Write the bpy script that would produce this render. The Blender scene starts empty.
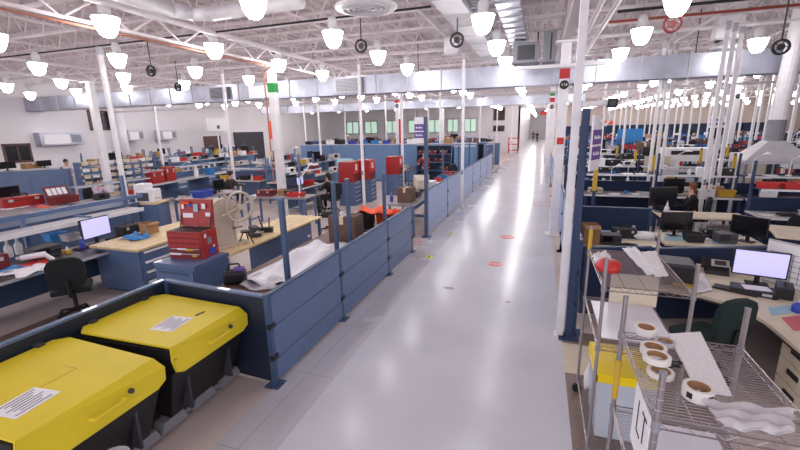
import bpy, bmesh, math, random
from mathutils import Vector, Matrix, Quaternion
C = bpy.context.scene.collection
PI = math.pi
rnd = random.Random(7)

# ------------------------------------------------------------------ camera
H = 2.8
F = 405.318
ROWS = ((0.94718354, 0.31998879, -0.02122557), (0.0548786, -0.2269424, -0.97236078), (-0.31596153, 0.91983929, -0.23251664))
def ray(px, py):
    c = (px - 400, py - 225, F)
    return [sum(ROWS[i][k] * c[i] for i in range(3)) for k in range(3)]
def at(px, py, z):          # the point of a horizontal surface at height z that the photo shows there
    d = ray(px, py); t = (z - H) / d[2]
    return Vector((d[0] * t, d[1] * t, z))
def at_y(px, py, y):
    d = ray(px, py); t = y / d[1]
    return Vector((d[0] * t, y, H + d[2] * t))
def at_x(px, py, x):
    d = ray(px, py); t = x / d[0]
    return Vector((x, d[1] * t, H + d[2] * t))
def depth(p):
    return ROWS[2][0] * p[0] + ROWS[2][1] * p[1] + ROWS[2][2] * (p[2] - H)
def proj(p):
    q = (p[0], p[1], p[2] - H)
    c = [sum(ROWS[i][k] * q[k] for k in range(3)) for i in range(3)]
    if c[2] < 0.2: return None
    return 400 + F * c[0] / c[2], 225 + F * c[1] / c[2]
cam = bpy.data.cameras.new('camera')
cam.sensor_width = 36; cam.lens = F / 800 * 36; cam.clip_start = 0.05; cam.clip_end = 400
co = bpy.data.objects.new('camera', cam); C.objects.link(co)
m = Matrix.Identity(4)
for k in range(3):
    m[k][0] = ROWS[0][k]; m[k][1] = -ROWS[1][k]; m[k][2] = -ROWS[2][k]
m[2][3] = H
co.matrix_world = m
bpy.context.scene.camera = co

# ------------------------------------------------------------------ materials
def lin(c):
    f = lambda v: v / 12.92 if v <= 0.04045 else ((v + 0.055) / 1.055) ** 2.4
    return tuple(f(v / 255) for v in c) + (1,)
MATS = {}
def mat(name, rgb, rough=0.5, metal=0.0, var=0.06, scale=6.0, emit=0, alpha=1.0, trans=0.0, bump=0.0, coat=0.0):
    if name in MATS: return MATS[name]
    mm = bpy.data.materials.new(name); mm.use_nodes = True
    nt = mm.node_tree; b = nt.nodes['Principled BSDF']
    b.inputs['Roughness'].default_value = rough; b.inputs['Metallic'].default_value = metal
    base = lin(rgb)
    if emit:
        b.inputs['Base Color'].default_value = base
        b.inputs['Emission Color'].default_value = base; b.inputs['Emission Strength'].default_value = emit
    else:
        tc = nt.nodes.new('ShaderNodeTexCoord'); nz = nt.nodes.new('ShaderNodeTexNoise')
        nz.inputs['Scale'].default_value = scale; nz.inputs['Detail'].default_value = 3
        nt.links.new(tc.outputs['Object'], nz.inputs['Vector'])
        rp = nt.nodes.new('ShaderNodeValToRGB')
        rp.color_ramp.elements[0].position = 0.3; rp.color_ramp.elements[1].position = 0.7
        rp.color_ramp.elements[0].color = tuple(v * (1 - var) for v in base[:3]) + (1,)
        rp.color_ramp.elements[1].color = tuple(min(1, v * (1 + var)) for v in base[:3]) + (1,)
        nt.links.new(nz.outputs['Fac'], rp.inputs['Fac']); nt.links.new(rp.outputs['Color'], b.inputs['Base Color'])
        if bump:
            bp = nt.nodes.new('ShaderNodeBump'); bp.inputs['Strength'].default_value = bump
            nt.links.new(nz.outputs['Fac'], bp.inputs['Height']); nt.links.new(bp.outputs['Normal'], b.inputs['Normal'])
    b.inputs['Alpha'].default_value = alpha
    b.inputs['Transmission Weight'].default_value = trans
    b.inputs['Coat Weight'].default_value = coat
    MATS[name] = mm
    return mm
M = dict(
    white=mat('white_paint', (236, 234, 238), .5), offwhite=mat('warm_white_paint', (224, 220, 218), .5),
    wall=mat('wall_paint', (226, 222, 226), .7, scale=.5, var=.03), beige=mat('beige_wall_paint', (206, 192, 184), .7, scale=.5, var=.03),
    deck=mat('white_roof_deck', (206, 194, 196), .6), steel_white=mat('white_painted_steel', (220, 210, 213), .5),
    enclosure=mat('dark_navy_slate_paint', (28, 38, 58), .5), slate=mat('slate_blue_paint', (90, 112, 150), .42, coat=.2), slate_dark=mat('dark_slate_blue_paint', (64, 86, 118), .45),
    lightblue=mat('pale_blue_with_sheen', (158, 172, 206), .4), panelblue=mat('cubicle_blue_fabric', (108, 138, 176), .8),  # lightblue: sheen of the far fence is put into its paler colour
    navy=mat('navy_paint', (44, 62, 98), .5), navyfab=mat('navy_fabric', (34, 48, 78), .9),
    black=mat('black_plastic', (30, 28, 32), .5), charcoal=mat('charcoal_fabric', (32, 36, 38), .95, var=.2, scale=40),
    greenblack=mat('dark_green_fabric', (26, 44, 42), .95, var=.2, scale=40), darkgrey=mat('dark_grey_metal', (62, 62, 70), .5),
    grey=mat('grey_paint', (138, 138, 146), .5), lgrey=mat('light_grey_plastic', (192, 190, 196), .5),
    chrome=mat('chrome_wire', (164, 156, 158), .28, .8, var=.02), galv=mat('galvanised_steel', (176, 178, 192), .36, .7, var=.2, scale=1.6, bump=.12),
    copper=mat('copper_pipe', (176, 116, 96), .5, .2), yellow=mat('yellow_paint', (228, 204, 40), .5, var=.05, scale=2.5),
    yellowp=mat('yellow_plastic', (244, 214, 30), .4), ysleeve=mat('yellow_sleeve', (206, 166, 50), .5),
    red=mat('red_tool_paint', (166, 34, 34), .4, coat=.2), redp=mat('red_plastic', (206, 52, 48), .45), maroon=mat('maroon_paint', (116, 34, 38), .5),
    orange=mat('orange_red_cloth', (240, 96, 58), .8, var=.15, scale=9), blue=mat('blue_plastic', (52, 74, 176), .45), sky=mat('bright_blue_plastic', (50, 130, 200), .45),
    purple=mat('purple_banner', (112, 84, 160), .6), paleblue=mat('pale_blue_mat', (158, 196, 214), .7),
    wood=mat('butcher_block_wood', (222, 196, 148), .45, var=.12, scale=9), brown=mat('brown_table_laminate', (108, 78, 68), .5),
    card=mat('brown_cardboard', (172, 130, 92), .8), darkcard=mat('dark_brown_carton', (108, 84, 74), .8), tan=mat('tan_laminate', (222, 208, 186), .45),
    beigem=mat('beige_machine_paint', (208, 196, 180), .45), darktop=mat('dark_bench_laminate', (66, 56, 62), .4),
    greytop=mat('grey_bench_laminate', (150, 142, 146), .4), paper=mat('white_paper', (240, 238, 242), .7), print=mat('printed_text_grey', (130, 126, 140), .7),
    screen=mat('lit_screen_lavender', (196, 192, 250), emit=.42), dscreen=mat('dark_screen', (22, 20, 26), .2),
    green=mat('green_paint', (40, 140, 66), .5), signred=mat('red_band_paint', (196, 40, 40), .5), signblack=mat('black_sign_disc', (24, 22, 24), .5),
    bowl=mat('lit_acrylic_bowl', (255, 251, 250), emit=17), strip_lit=mat('lit_strip_cover', (255, 252, 250), emit=6), tube=mat('white_tape', (232, 228, 224), .5),
    film=mat('clear_plastic_film', (226, 222, 230), .22, alpha=.55, bump=.6, scale=24, var=.05), bubble=mat('bubble_wrap', (232, 228, 232), .12, alpha=.5, bump=1.0, scale=60, var=.05),
    foam=mat('white_foam_sheet', (236, 232, 234), .75, bump=.3, scale=60), clear=mat('clear_tub_plastic', (220, 226, 238), .25, alpha=.62),
    sheet=mat('white_plastic_sheeting', (230, 228, 238), .3, bump=1.0, scale=5, var=.06), glass=mat('window_glass', (150, 190, 170), .1, emit=.0),
    skin=mat('skin', (206, 158, 138), .6), hair=mat('dark_brown_hair', (46, 34, 32), .8), hairb=mat('brown_hair', (120, 78, 54), .8),
    rust=mat('rust_red_paint', (150, 64, 50), .6), stain=mat('worn_floor_patch', (164, 150, 152), .6),
    floorred=mat('red_floor_vinyl', (204, 96, 104), .4), flooryel=mat('yellow_floor_vinyl', (226, 224, 70), .4),
    brownwin=mat('brown_window_frame', (92, 62, 58), .5), outside=mat('daylight_glass', (178, 206, 188), emit=.5), olive=mat('olive_shirt_cloth', (74, 62, 58), .9),
    lavshirt=mat('lavender_shirt_cloth', (206, 186, 204), .9), blackcloth=mat('black_cloth', (28, 26, 30), .95), jeans=mat('dark_denim', (44, 50, 72), .9), redshirt=mat('maroon_shirt_cloth', (142, 44, 50), .9), brownpat=mat('carton_dark', (70, 50, 48), .8))

def floor_mat(name, c1, c2, rough, tile=0, speckle=0, coat=0, spec=.5):
    mm = bpy.data.materials.new(name); mm.use_nodes = True
    nt = mm.node_tree; b = nt.nodes['Principled BSDF']; L = nt.links.new
    tc = nt.nodes.new('ShaderNodeTexCoord'); nz = nt.nodes.new('ShaderNodeTexNoise')
    nz.inputs['Scale'].default_value = 90 if speckle else .9; nz.inputs['Detail'].default_value = 4
    L(tc.outputs['Object'], nz.inputs['Vector'])
    rp = nt.nodes.new('ShaderNodeValToRGB'); rp.color_ramp.elements[0].position = .3; rp.color_ramp.elements[1].position = .7
    rp.color_ramp.elements[0].color = lin(c1); rp.color_ramp.elements[1].color = lin(c2)
    L(nz.outputs['Fac'], rp.inputs['Fac'])
    col = rp.outputs['Color']
    if tile:
        br = nt.nodes.new('ShaderNodeTexBrick'); br.offset = 0; br.inputs['Scale'].default_value = 1
        br.inputs['Brick Width'].default_value = tile; br.inputs['Row Height'].default_value = tile; br.inputs['Mortar Size'].default_value = .006
        br.inputs['Color1'].default_value = (1, 1, 1, 1); br.inputs['Color2'].default_value = (.94, .94, .94, 1); br.inputs['Mortar'].default_value = (.72, .72, .72, 1)
        L(tc.outputs['Object'], br.inputs['Vector'])
        mx = nt.nodes.new('ShaderNodeMix'); mx.data_type = 'RGBA'; mx.blend_type = 'MULTIPLY'; mx.inputs[0].default_value = 1
        L(col, mx.inputs[6]); L(br.outputs['Color'], mx.inputs[7]); col = mx.outputs[2]
    L(col, b.inputs['Base Color'])
    nz2 = nt.nodes.new('ShaderNodeTexNoise'); nz2.inputs['Scale'].default_value = 1.4; nz2.inputs['Detail'].default_value = 2
    L(tc.outputs['Object'], nz2.inputs['Vector'])
    mr = nt.nodes.new('ShaderNodeMapRange'); mr.inputs['To Min'].default_value = rough * .75; mr.inputs['To Max'].default_value = rough * 1.3
    L(nz2.outputs['Fac'], mr.inputs['Value']); L(mr.outputs['Result'], b.inputs['Roughness'])
    b.inputs['Specular IOR Level'].default_value = spec; b.inputs['Coat Weight'].default_value = coat; b.inputs['Coat Roughness'].default_value = rough
    return mm
M['floor'] = floor_mat('beige_vinyl_floor', (196, 178, 174), (212, 196, 190), .4)
M['aisle'] = floor_mat('polished_grey_aisle', (204, 203, 212), (216, 215, 224), .2, coat=0, spec=.22)
M['strip'] = floor_mat('grey_aisle_strip', (190, 186, 194), (202, 198, 206), .25, tile=1.22)
M['terrazzo'] = floor_mat('brown_speckled_terrazzo', (118, 100, 94), (156, 138, 130), .45, speckle=1)

# ------------------------------------------------------------------ mesh helpers
class MB:
    def __init__(s): s.b = bmesh.new()
    def box(s, c, d, rz=0, rx=0, ry=0, bev=0):
        mtx = Matrix.Translation(c) @ Matrix.Rotation(rz, 4, 'Z') @ Matrix.Rotation(ry, 4, 'Y') @ Matrix.Rotation(rx, 4, 'X') @ Matrix.Diagonal((d[0], d[1], d[2], 1))
        r = bmesh.ops.create_cube(s.b, size=1, matrix=mtx)
        if bev:
            es = {e for v in r['verts'] for e in v.link_edges}
            bmesh.ops.bevel(s.b, geom=list(es), offset=bev, segments=2, affect='EDGES', profile=.6)
        return s
    def span(s, x0, x1, y0, y1, z0, z1, bev=0):
        return s.box(((x0 + x1) / 2, (y0 + y1) / 2, (z0 + z1) / 2), (x1 - x0, y1 - y0, z1 - z0), bev=bev)
    def rod(s, p, q, r, n=8, r2=None):
        p = Vector(p); q = Vector(q); d = q - p
        if d.length < 1e-6: return s
        mtx = Matrix.Translation((p + q) / 2) @ d.to_track_quat('Z', 'Y').to_matrix().to_4x4()
        bmesh.ops.create_cone(s.b, cap_ends=True, segments=n, radius1=r, radius2=r if r2 is None else r2, depth=d.length, matrix=mtx)
        return s
    def path(s, pts, r, n=8):
        for a, b in zip(pts, pts[1:]): s.rod(a, b, r, n)
        for a in pts[1:-1]: s.ball(a, r, n)
        return s
    def ball(s, c, r, n=8, sc=(1, 1, 1)):
        bmesh.ops.create_uvsphere(s.b, u_segments=n, v_segments=max(4, n // 2 + 1), radius=r, matrix=Matrix.Translation(c) @ Matrix.Diagonal((*sc, 1)))
        return s
    def lathe(s, prof, n=16, c=(0, 0, 0), axis='Z', closed=False):
        rings = []
        for r, z in prof:
            ring = []
            for k in range(n):
                a = 2 * PI * k / n
                v = (r * math.cos(a), r * math.sin(a), z)
                if axis == 'Y': v = (v[0], v[2], v[1])
                if axis == 'X': v = (v[2], v[0], v[1])
                ring.append(s.b.verts.new((v[0] + c[0], v[1] + c[1], v[2] + c[2])))
            rings.append(ring)
        prs = list(zip(rings, rings[1:])) + ([(rings[-1], rings[0])] if closed else [])
        for a, b in prs:
            for k in range(n):
                s.b.faces.new((a[k], a[(k + 1) % n], b[(k + 1) % n], b[k]))
        if not closed:
            for ring in (rings[0], rings[-1]):
                s.b.faces.new(ring)
        return s
    def prism(s, poly, z0, z1, f=None):      # polygon (x, y) extruded from z0 to z1, f maps the points
        f = f or (lambda x, y, z: (x, y, z))
        a = [s.b.verts.new(f(x, y, z0)) for x, y in poly]; b = [s.b.verts.new(f(x, y, z1)) for x, y in poly]
        s.b.faces.new(a); s.b.faces.new(b[::-1])
        for k in range(len(poly)):
            j = (k + 1) % len(poly); s.b.faces.new((a[k], b[k], b[j], a[j]))
        return s
    def hexa(s, lo, hi):                     # two quads joined
        a = [s.b.verts.new(v) for v in lo]; b = [s.b.verts.new(v) for v in hi]
        s.b.faces.new(a); s.b.faces.new(b[::-1])
        for k in range(len(a)):
            j = (k + 1) % len(a); s.b.faces.new((a[k], b[k], b[j], a[j]))
        return s
    def tub(s, w, d, h, t=.012, taper=.85, z=0):   # open-topped bin
        def q(sx, k, zz): 
            return [(-w / 2 * k + sx, -d / 2 * k + sx, zz), (w / 2 * k - sx, -d / 2 * k + sx, zz), (w / 2 * k - sx, d / 2 * k - sx, zz), (-w / 2 * k + sx, d / 2 * k - sx, zz)]
        loops = [[s.b.verts.new(v) for v in l] for l in (q(0, taper, z), q(0, 1, z + h), q(t, 1, z + h), q(t, taper, z + t))]
        s.b.faces.new(loops[0]); s.b.faces.new(loops[3])
        for a, b in zip(loops, loops[1:]):
            for k in range(4): s.b.faces.new((a[k], a[(k + 1) % 4], b[(k + 1) % 4], b[k]))
        return s
    def sheet(s, nx, ny, fn, t=.004):        # a sheet of cloth or film given by fn(u, v), with thickness
        g = [[s.b.verts.new(fn(i / nx, j / ny)) for j in range(ny + 1)] for i in range(nx + 1)]
        fs = [s.b.faces.new((g[i][j], g[i + 1][j], g[i + 1][j + 1], g[i][j + 1])) for i in range(nx) for j in range(ny)]
        r = bmesh.ops.extrude_face_region(s.b, geom=fs)
        for v in r['geom']:
            if isinstance(v, bmesh.types.BMVert): v.co.z += t
        return s
    def build(s, name, m, parent=None, smooth=False, loc=None, rz=0):
        bmesh.ops.recalc_face_normals(s.b, faces=s.b.faces)
        me = bpy.data.meshes.new(name); s.b.to_mesh(me); s.b.free()
        me.materials.append(M[m] if isinstance(m, str) else m)
        if smooth:
            for p in me.polygons: p.use_smooth = True
        o = bpy.data.objects.new(name, me); C.objects.link(o)
        if parent: o.parent = parent
        if loc is not None: o.location = loc
        o.rotation_euler.z = rz
        return o
def tag(o, label, cat, group=None):
    o['label'] = label; o['category'] = cat
    if group: o['group'] = group
    return o
def thing(name, label=None, cat=None, loc=(0, 0, 0), rz=0, group=None):
    o = bpy.data.objects.new(name, None); C.objects.link(o); o.empty_display_size = .1
    o.location = loc; o.rotation_euler.z = rz
    if label: tag(o, label, cat, group)
    return o
def struct(o): o['kind'] = 'structure'; return o
KIDS = {}; TREE = {}
def dup(root, loc, rz, scale=(1, 1, 1)):
    if root.name not in KIDS: KIDS[root.name] = [(ch, list(ch.children)) for ch in root.children]
    kids = KIDS[root.name]; TREE[root] = [c for c, g in kids] + [x for c, g in kids for x in g]
    r = root.copy(); new = []; C.objects.link(r); r.location = loc; r.rotation_euler = (0, 0, rz); r.scale = scale
    for ch, gk in kids:
        c = ch.copy(); C.objects.link(c); c.parent = r; new.append(c)
        for g in gk:
            d = g.copy(); C.objects.link(d); d.parent = c; new.append(d)
    TREE[r] = new
    return r
PROTO = {}
def inst(key, make, loc, rz=0, scale=(1, 1, 1)):
    if key not in PROTO:
        r = make(); r.location = loc; r.rotation_euler = (0, 0, rz); r.scale = scale
        PROTO[key] = r
        return r
    return dup(PROTO[key], loc, rz, scale)
ORD = ['zeroth', 'first', 'second', 'third', 'fourth', 'fifth', 'sixth', 'seventh', 'eighth', 'ninth', 'tenth', 'eleventh', 'twelfth', 'thirteenth', 'fourteenth', 'fifteenth', 'sixteenth', 'seventeenth', 'eighteenth', 'nineteenth', 'twentieth', 'twenty-first', 'twenty-second', 'twenty-third', 'twenty-fourth', 'twenty-fifth', 'twenty-sixth', 'twenty-seventh', 'twenty-eighth', 'twenty-ninth', 'thirtieth']
def nth(k): return ORD[k] if k < len(ORD) else '%dth' % k
PEND = {}
def later(o, base, how, key):                # labels of repeats along a row: numbered when all are placed
    PEND.setdefault((base, how), []).append((key, o)); return o
def finish_labels():
    for (base, how), lst in PEND.items():
        lst.sort(key=lambda t: t[0])
        for k, (_, o) in enumerate(lst):
            o['label'] = base if len(lst) == 1 else '%s, %s %s' % (base, nth(k + 1), how)
_tx = {}
def text_mesh(s, size, name, m, parent, mtx, ext=.001):
    cu = bpy.data.curves.new(name, 'FONT'); cu.body = s; cu.size = size; cu.extrude = ext; cu.align_x = 'CENTER'; cu.align_y = 'CENTER'; cu.resolution_u = 3
    t = bpy.data.objects.new(name, cu); C.objects.link(t)
    dg = bpy.context.evaluated_depsgraph_get(); me = bpy.data.meshes.new_from_object(t.evaluated_get(dg))
    bpy.data.objects.remove(t); me.transform(mtx); me.materials.clear(); me.materials.append(M[m])
    o = bpy.data.objects.new(name, me); C.objects.link(o); o.parent = parent
    return o
def RT(loc, rx=0, ry=0, rz=0):
    return Matrix.Translation(loc) @ Matrix.Rotation(rz, 4, 'Z') @ Matrix.Rotation(ry, 4, 'Y') @ Matrix.Rotation(rx, 4, 'X')
def visible(p, mx=20, my=20):
    q = proj(p)
    return q and -mx < q[0] < 800 + mx and -my < q[1] < 450 + my

# ------------------------------------------------------------------ the setting
ZD = 5.95
XL, XR, YB = -25.0, 34.0, 48.0
struct(MB().span(XL, XR, -3, 92, -.2, 0).build('floor', 'floor'))
struct(MB().span(-2.67, .42, -3, 90, 0, .004).build('trim_1', 'aisle'))
struct(MB().span(-2.67, -2.1, -3, 47, .004, .006).build('trim_2', 'strip'))
struct(MB().span(.42, 1.75, -3, 5.6, 0, .004).build('trim_3', 'terrazzo'))
struct(MB().span(.42, 1.0, 4.55, 5.25, .004, .006).build('trim_4', 'tan'))
b = MB()
pts = []
x = XL
while x < XR:                                  # ribbed roof deck
    pts += [(x, 0), (x + .16, 0), (x + .2, .06), (x + .31, .06)]; x += .35
n = len(pts)
va = [b.b.verts.new((px, -1.5, ZD + pz)) for px, pz in pts]; vb = [b.b.verts.new((px, 92, ZD + pz)) for px, pz in pts]
for k in range(n - 1): b.b.faces.new((va[k], va[k + 1], vb[k + 1], vb[k]))
struct(b.build('ceiling', 'deck'))
ceil_top = MB().span(XL, XR, -1.5, 92, ZD + .08, ZD + .2).build('trim_5', 'deck'); struct(ceil_top)
struct(MB().span(XL - .2, XL, -3, 92, 0, ZD + .2).build('wall_left', 'wall'))
struct(MB().span(XR, XR + .2, -3, 92, 0, ZD + .2).build('wall_right', 'beige'))
def wall_holes(name, m, x0, x1, y0, y1, holes):     # wall along X with openings (x0, x1, z0, z1)
    b = MB(); xs = sorted(holes); x = x0
    for (hx0, hx1, z0, z1) in xs:
        if hx0 > x: b.span(x, hx0, y0, y1, 0, ZD + .1)
        if z0 > 0: b.span(hx0, hx1, y0, y1, 0, z0)
        b.span(hx0, hx1, y0, y1, z1, ZD + .1); x = hx1
    b.span(x, x1, y0, y1, 0, ZD + .1)
    return struct(b.build(name, m))
WN = [0]
def window_xz(x0, x1, z0, z1, y, frame, glass, bars=2):
    WN[0] += 1
    b = MB(); f = .12
    b.span(x0, x1, y - .1, y + .05, z0, z0 + f).span(x0, x1, y - .1, y + .05, z1 - f, z1).span(x0, x0 + f, y - .1, y + .05, z0, z1).span(x1 - f, x1, y - .1, y + .05, z0, z1)
    for k in range(1, bars): xx = x0 + (x1 - x0) * k / bars; b.span(xx - .05, xx + .05, y - .1, y + .05, z0, z1)
    w = struct(b.build('window_%d' % WN[0], frame)); MB().span(x0 + .05, x1 - .05, y + .02, y + .04, z0 + .05, z1 - .05).build('pane', glass, w)
    return w
holes = []
xx = -23.2
wins = [(-23.4, -21.6), (-20.9, -19.1), (-18.2, -16.2), (-15.2, -13.4), (-12.7, -11.0), (-10.4, -9.0), (-8.4, -6.9)]
for a, c in wins: holes.append((a, c, 2.15, 3.75))
holes += [(-5.1, -3.85, 2.2, 4.8), (-2.2, .9, 0, 4.6)]
wall_holes('wall_back', 'wall', XL, 1.4, YB, YB + .2, holes)
for k, (a, c) in enumerate(wins): window_xz(a, c, 2.15, 3.75, YB, 'lgrey', 'outside', 2)
struct(MB().span(-5.1, -3.85, YB, YB + .2, 2.85, 3.4).build('trim_6', 'wall'))
window_xz(-5.1, -3.85, 3.4, 4.8, YB, 'brownwin', 'olive', 2); window_xz(-5.1, -3.85, 2.2, 2.85, YB, 'brownwin', 'dscreen', 3)
struct(MB().span(1.4, XR, 62, 62.2, 0, ZD).build('wall_far_right', 'beige'))
struct(MB().span(-2.4, -2.2, YB, 92, 0, ZD).build('wall_corridor', 'wall'))
struct(MB().span(XL, XR, 91.8, 92, 0, ZD).build('wall_far', 'wall'))
def wall_window(y0, y1, z0, z1):               # windows and openings on the left wall
    WN[0] += 1
    b = MB(); x = XL + .06; f = .1
    b.span(XL, x, y0, y1, z0, z0 + f).span(XL, x, y0, y1, z1 - f, z1).span(XL, x, y0, y0 + f, z0, z1).span(XL, x, y1 - f, y1, z0, z1).span(XL, x, (y0 + y1) / 2 - .04, (y0 + y1) / 2 + .04, z0, z1)
    w = struct(b.build('window_%d' % WN[0], 'brownwin')); MB().span(XL, XL + .03, y0 + .05, y1 - .05, z0 + .05, z1 - .05).build('pane', 'dscreen', w)
wall_window(12.9, 14.1, 1.5, 2.45); wall_window(17.3, 18.6, 3.05, 4.2); wall_window(19.0, 19.6, 2.3, 2.9)
struct(MB().span(XL, XL + .08, 29.2, 33.2, 0, 2.75).build('door_1', 'darkgrey')); struct(MB().span(XL, XL + .08, 25.8, 27.6, 0, 2.5).build('door_2', 'brownwin'))
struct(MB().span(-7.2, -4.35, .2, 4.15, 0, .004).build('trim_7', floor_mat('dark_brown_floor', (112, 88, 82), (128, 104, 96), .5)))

# girders, joists
GX = [-15.9, -7.75, .47, 8.6, 16.7, 24.8]
for k, x in enumerate(GX):
    b = MB().span(x - .09, x + .09, -1, 61.5, 4.7, 4.76).span(x - .08, x + .08, -1, 61.5, 5.14, 5.2)
    for q in range(50): b.rod((x, -1 + q * 1.25, 4.74), (x, -.375 + q * 1.25, 5.16), .025, 5); b.rod((x, -.375 + q * 1.25, 5.16), (x, .25 + q * 1.25, 4.74), .025, 5)
    struct(b.build('ceiling_girder', 'steel_white'))
def joist_mesh(L=8.1):
    b = MB(); z0, z1 = 5.24, 5.88
    b.box((0, 0, z0), (L, .07, .05)); b.box((0, 0, z1), (L, .09, .06))
    n = 12
    for k in range(n):
        x = -L / 2 + L * k / n; h = L / n / 2
        b.rod((x, 0, z0), (x + h, 0, z1), .017, 5); b.rod((x + h, 0, z1), (x + 2 * h, 0, z0), .017, 5)
    return b
jo = joist_mesh().build('ceiling_joist', 'steel_white'); first = True
y = 2.6
while y < 46:
    for x in [-20, -11.8, -3.65, 4.55, 12.65, 20.75, 28.9]:
        if not (visible((x, y, 5.3), 350, 60) or visible((x - 4, y, 5.3), 20, 60) or visible((x + 4, y, 5.3), 20, 60)): continue
        o = jo if first else jo.copy()
        if not first: C.objects.link(o)
        first = False; o.location = (x, y, 0); struct(o)
    y += 1.62
# bridging angles running along the aisle between the joists
for x in [-13.2, -10.5, -5.2, -2.6, 2.4, 3.8, 6.3, 11.6]:
    struct(MB().span(x - .025, x + .025, 1, 44, 5.2, 5.24).build('ceiling_bridging', 'steel_white'))

# columns
def column(x, y, label, band=None, disc=None, top=5.2):
    t = thing('column', label, 'column', (x, y, 0), group='white steel columns carrying the roof')
    b = MB().span(-.11, .11, -.105, .105, 0, 4.7 if top > 4.7 else top, bev=.02).span(-.22, .22, -.22, .22, 0, .03).span(-.25, .25, -.2, .2, 4.66, 4.7)
    b.build('shaft', 'white', t)
    if band:
        for nm, z0, z1, m_ in band: MB().span(-.115, .115, -.11, .11, z0, z1).build('colour_band', m_, t)['label'] = nm
    if disc:
        d = MB().lathe([(.001, 0), (.105, 0), (.105, .012), (.001, .012)], 20).build('number_disc', 'signblack', t)
        d.rotation_euler = (PI / 2, 0, 0); d.location = (0, -.106, disc); d['label'] = 'round black disc with white number'
        text_mesh('V18', .09, 'number', 'white', d, RT((0, 0, .014)))
    return t
col1 = column(.47, 11, 'white column beside aisle with red band over black disc', [('red band', 3.86, 4.09, 'signred')], 3.72)
p = MB().box((0, -.112, at_y(557, 141, 10.9).z), (.16, .014, .16)).build('notice', 'redp', col1); p['label'] = 'small red square notice'
column(.47, 22.6, 'white aisle column with green and red bands, behind the nearest one', [('green band', 4.2, 4.42, 'green'), ('red band', 3.9, 4.12, 'signred')], 3.68)
column(-7.75, 11, 'white column left of aisle with green band and copper pipe', [('green band', 3.93, 4.2, 'green')])
column(-7.75, 22.6, 'white column left of aisle with red band, behind the green banded one', [('red band', 4.2, 4.4, 'signred')], 4.02)
column(-15.9, 11.3, 'plain white column at far left below the ducts')
column(8.6, 23.8, 'thick white column at right with small black disc', None, 3.9)
column(-15.9, 22.6, 'plain white column at left, behind the far left one')
column(.47, 34, 'plain white column far down the right edge of aisle')
column(-7.75, 34, 'plain white column far back left of aisle')
tag(MB().span(-7.62, -7.5, 22.35, 22.47, .9, 3.3).build('fire_riser', 'signred'), 'red upright pipe on white column beyond green banded one', 'pipe')

# lamps
def lamp_make():
    t = thing('pendant_lamp')
    MB().lathe([(.02, -.33), (.09, -.318), (.14, -.265), (.18, -.18), (.208, -.08), (.228, 0)], 14).build('bowl', 'bowl', t, True)
    MB().lathe([(.03, .001), (.24, .001), (.24, .02), (.03, .03)], 14).build('uplight_shield', 'lgrey', t, True)  # opaque disc added to keep the bowl's light off the roof
    MB().lathe([(.03, .03), (.1, .04), (.11, .22), (.07, .3), (.02, .31)], 10).build('ballast_housing', 'white', t, True)
    MB().rod((0, 0, .3), (0, 0, 1.27), .012, 5).build('stem', 'lgrey', t)
    return t
lamps = []
SIDE = {0: 'row above the aisle'}
for k in range(-10, 8):
    x = -1.1 - 3.03 * k
    for j in range(0, 34):
        y = 5.57 + 2.495 * j
        if (y > 60 and k) or not visible((x, y, 4.4), 12, 26) or x < XL + 1 or x > XR - 1 or (y > 46 and x < 2 and k): continue
        if 14.0 < y < 15.2 or 27.8 < y < 28.9: continue
        if x < -5 and y > 40: continue
        lamps.append((k, j, x, y))
lamps = sorted(lamps, key=lambda t: t[3] - (60 if t[0] == 0 else 0))[:285]
for (k, j, x, y) in lamps:
    o = inst('lamp', lamp_make, (x, y, 4.74), 0, (.92, .92, .95))
    row = 'in the row above the aisle' if k == 0 else 'in %s row %s of the aisle' % (nth(abs(k)), 'left' if k > 0 else 'right')
    o['category'] = 'lamp'; o['group'] = 'lit white bowl pendant lamps'
    later(o, 'lit white pendant lamp ' + row, 'from the front', y)

for k, (x, lb) in enumerate([(-1.7, 'left'), (.6, 'right')]):
    for q in range(5):
        t = thing('strip_light', 'lit strip light along %s side of far corridor, %s from the hall' % (lb, nth(q + 1)), 'lamp', (x, 51.5 + q * 8, 5.0), group='strip lights in the far corridor'); MB().span(-.12, .12, -3.2, 3.2, 0, .06).build('tube_cover', 'strip_lit', t); MB().span(-.15, .15, -3.25, 3.25, .06, .14).build('housing', 'white', t); MB().rod((0, -2.5, .14), (0, -2.5, .95), .015, 5).build('hanger', 'lgrey', t); MB().rod((0, 2.5, .14), (0, 2.5, .95), .015, 5).build('hanger', 'lgrey', t)
# ducts
def rect_duct(name, label, x0, x1, y0, y1, z0, z1, m, step=1.2, axis='x', seam=.03):
    t = thing(name, label, 'duct', ((x0 + x1) / 2, (y0 + y1) / 2, z0))
    cx, cy = (x0 + x1) / 2, (y0 + y1) / 2
    b = MB().span(x0 - cx, x1 - cx, y0 - cy, y1 - cy, 0, z1 - z0); b.build('trunk', m, t)
    b = MB(); a0, a1 = (x0, x1) if axis == 'x' else (y0, y1); a = a0
    while a <= a1 + .01:
        b = MB()
        if axis == 'x': b.span(a - cx - .018, a - cx + .018, y0 - cy - seam, y1 - cy + seam, -seam, z1 - z0 + seam)
        else: b.span(x0 - cx - seam, x1 - cx + seam, a - cy - .015, a - cy + .015, -seam, z1 - z0 + seam)
        a += step
        b.build('flange_seam', 'lgrey', t)
    return t
d1 = rect_duct('air_duct', 'wide silver air duct crossing the hall overhead, nearest of two', -24.9, 33, 14.25, 14.95, 4.04, 4.68, 'galv')
b = MB()
for k in range(-3, 6):
    b.rod((k * 4.1, -.2, .5), (k * 4.1, -.2, 1.8), .015, 5)
b.build('hanger_rods', 'darkgrey', d1)
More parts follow.
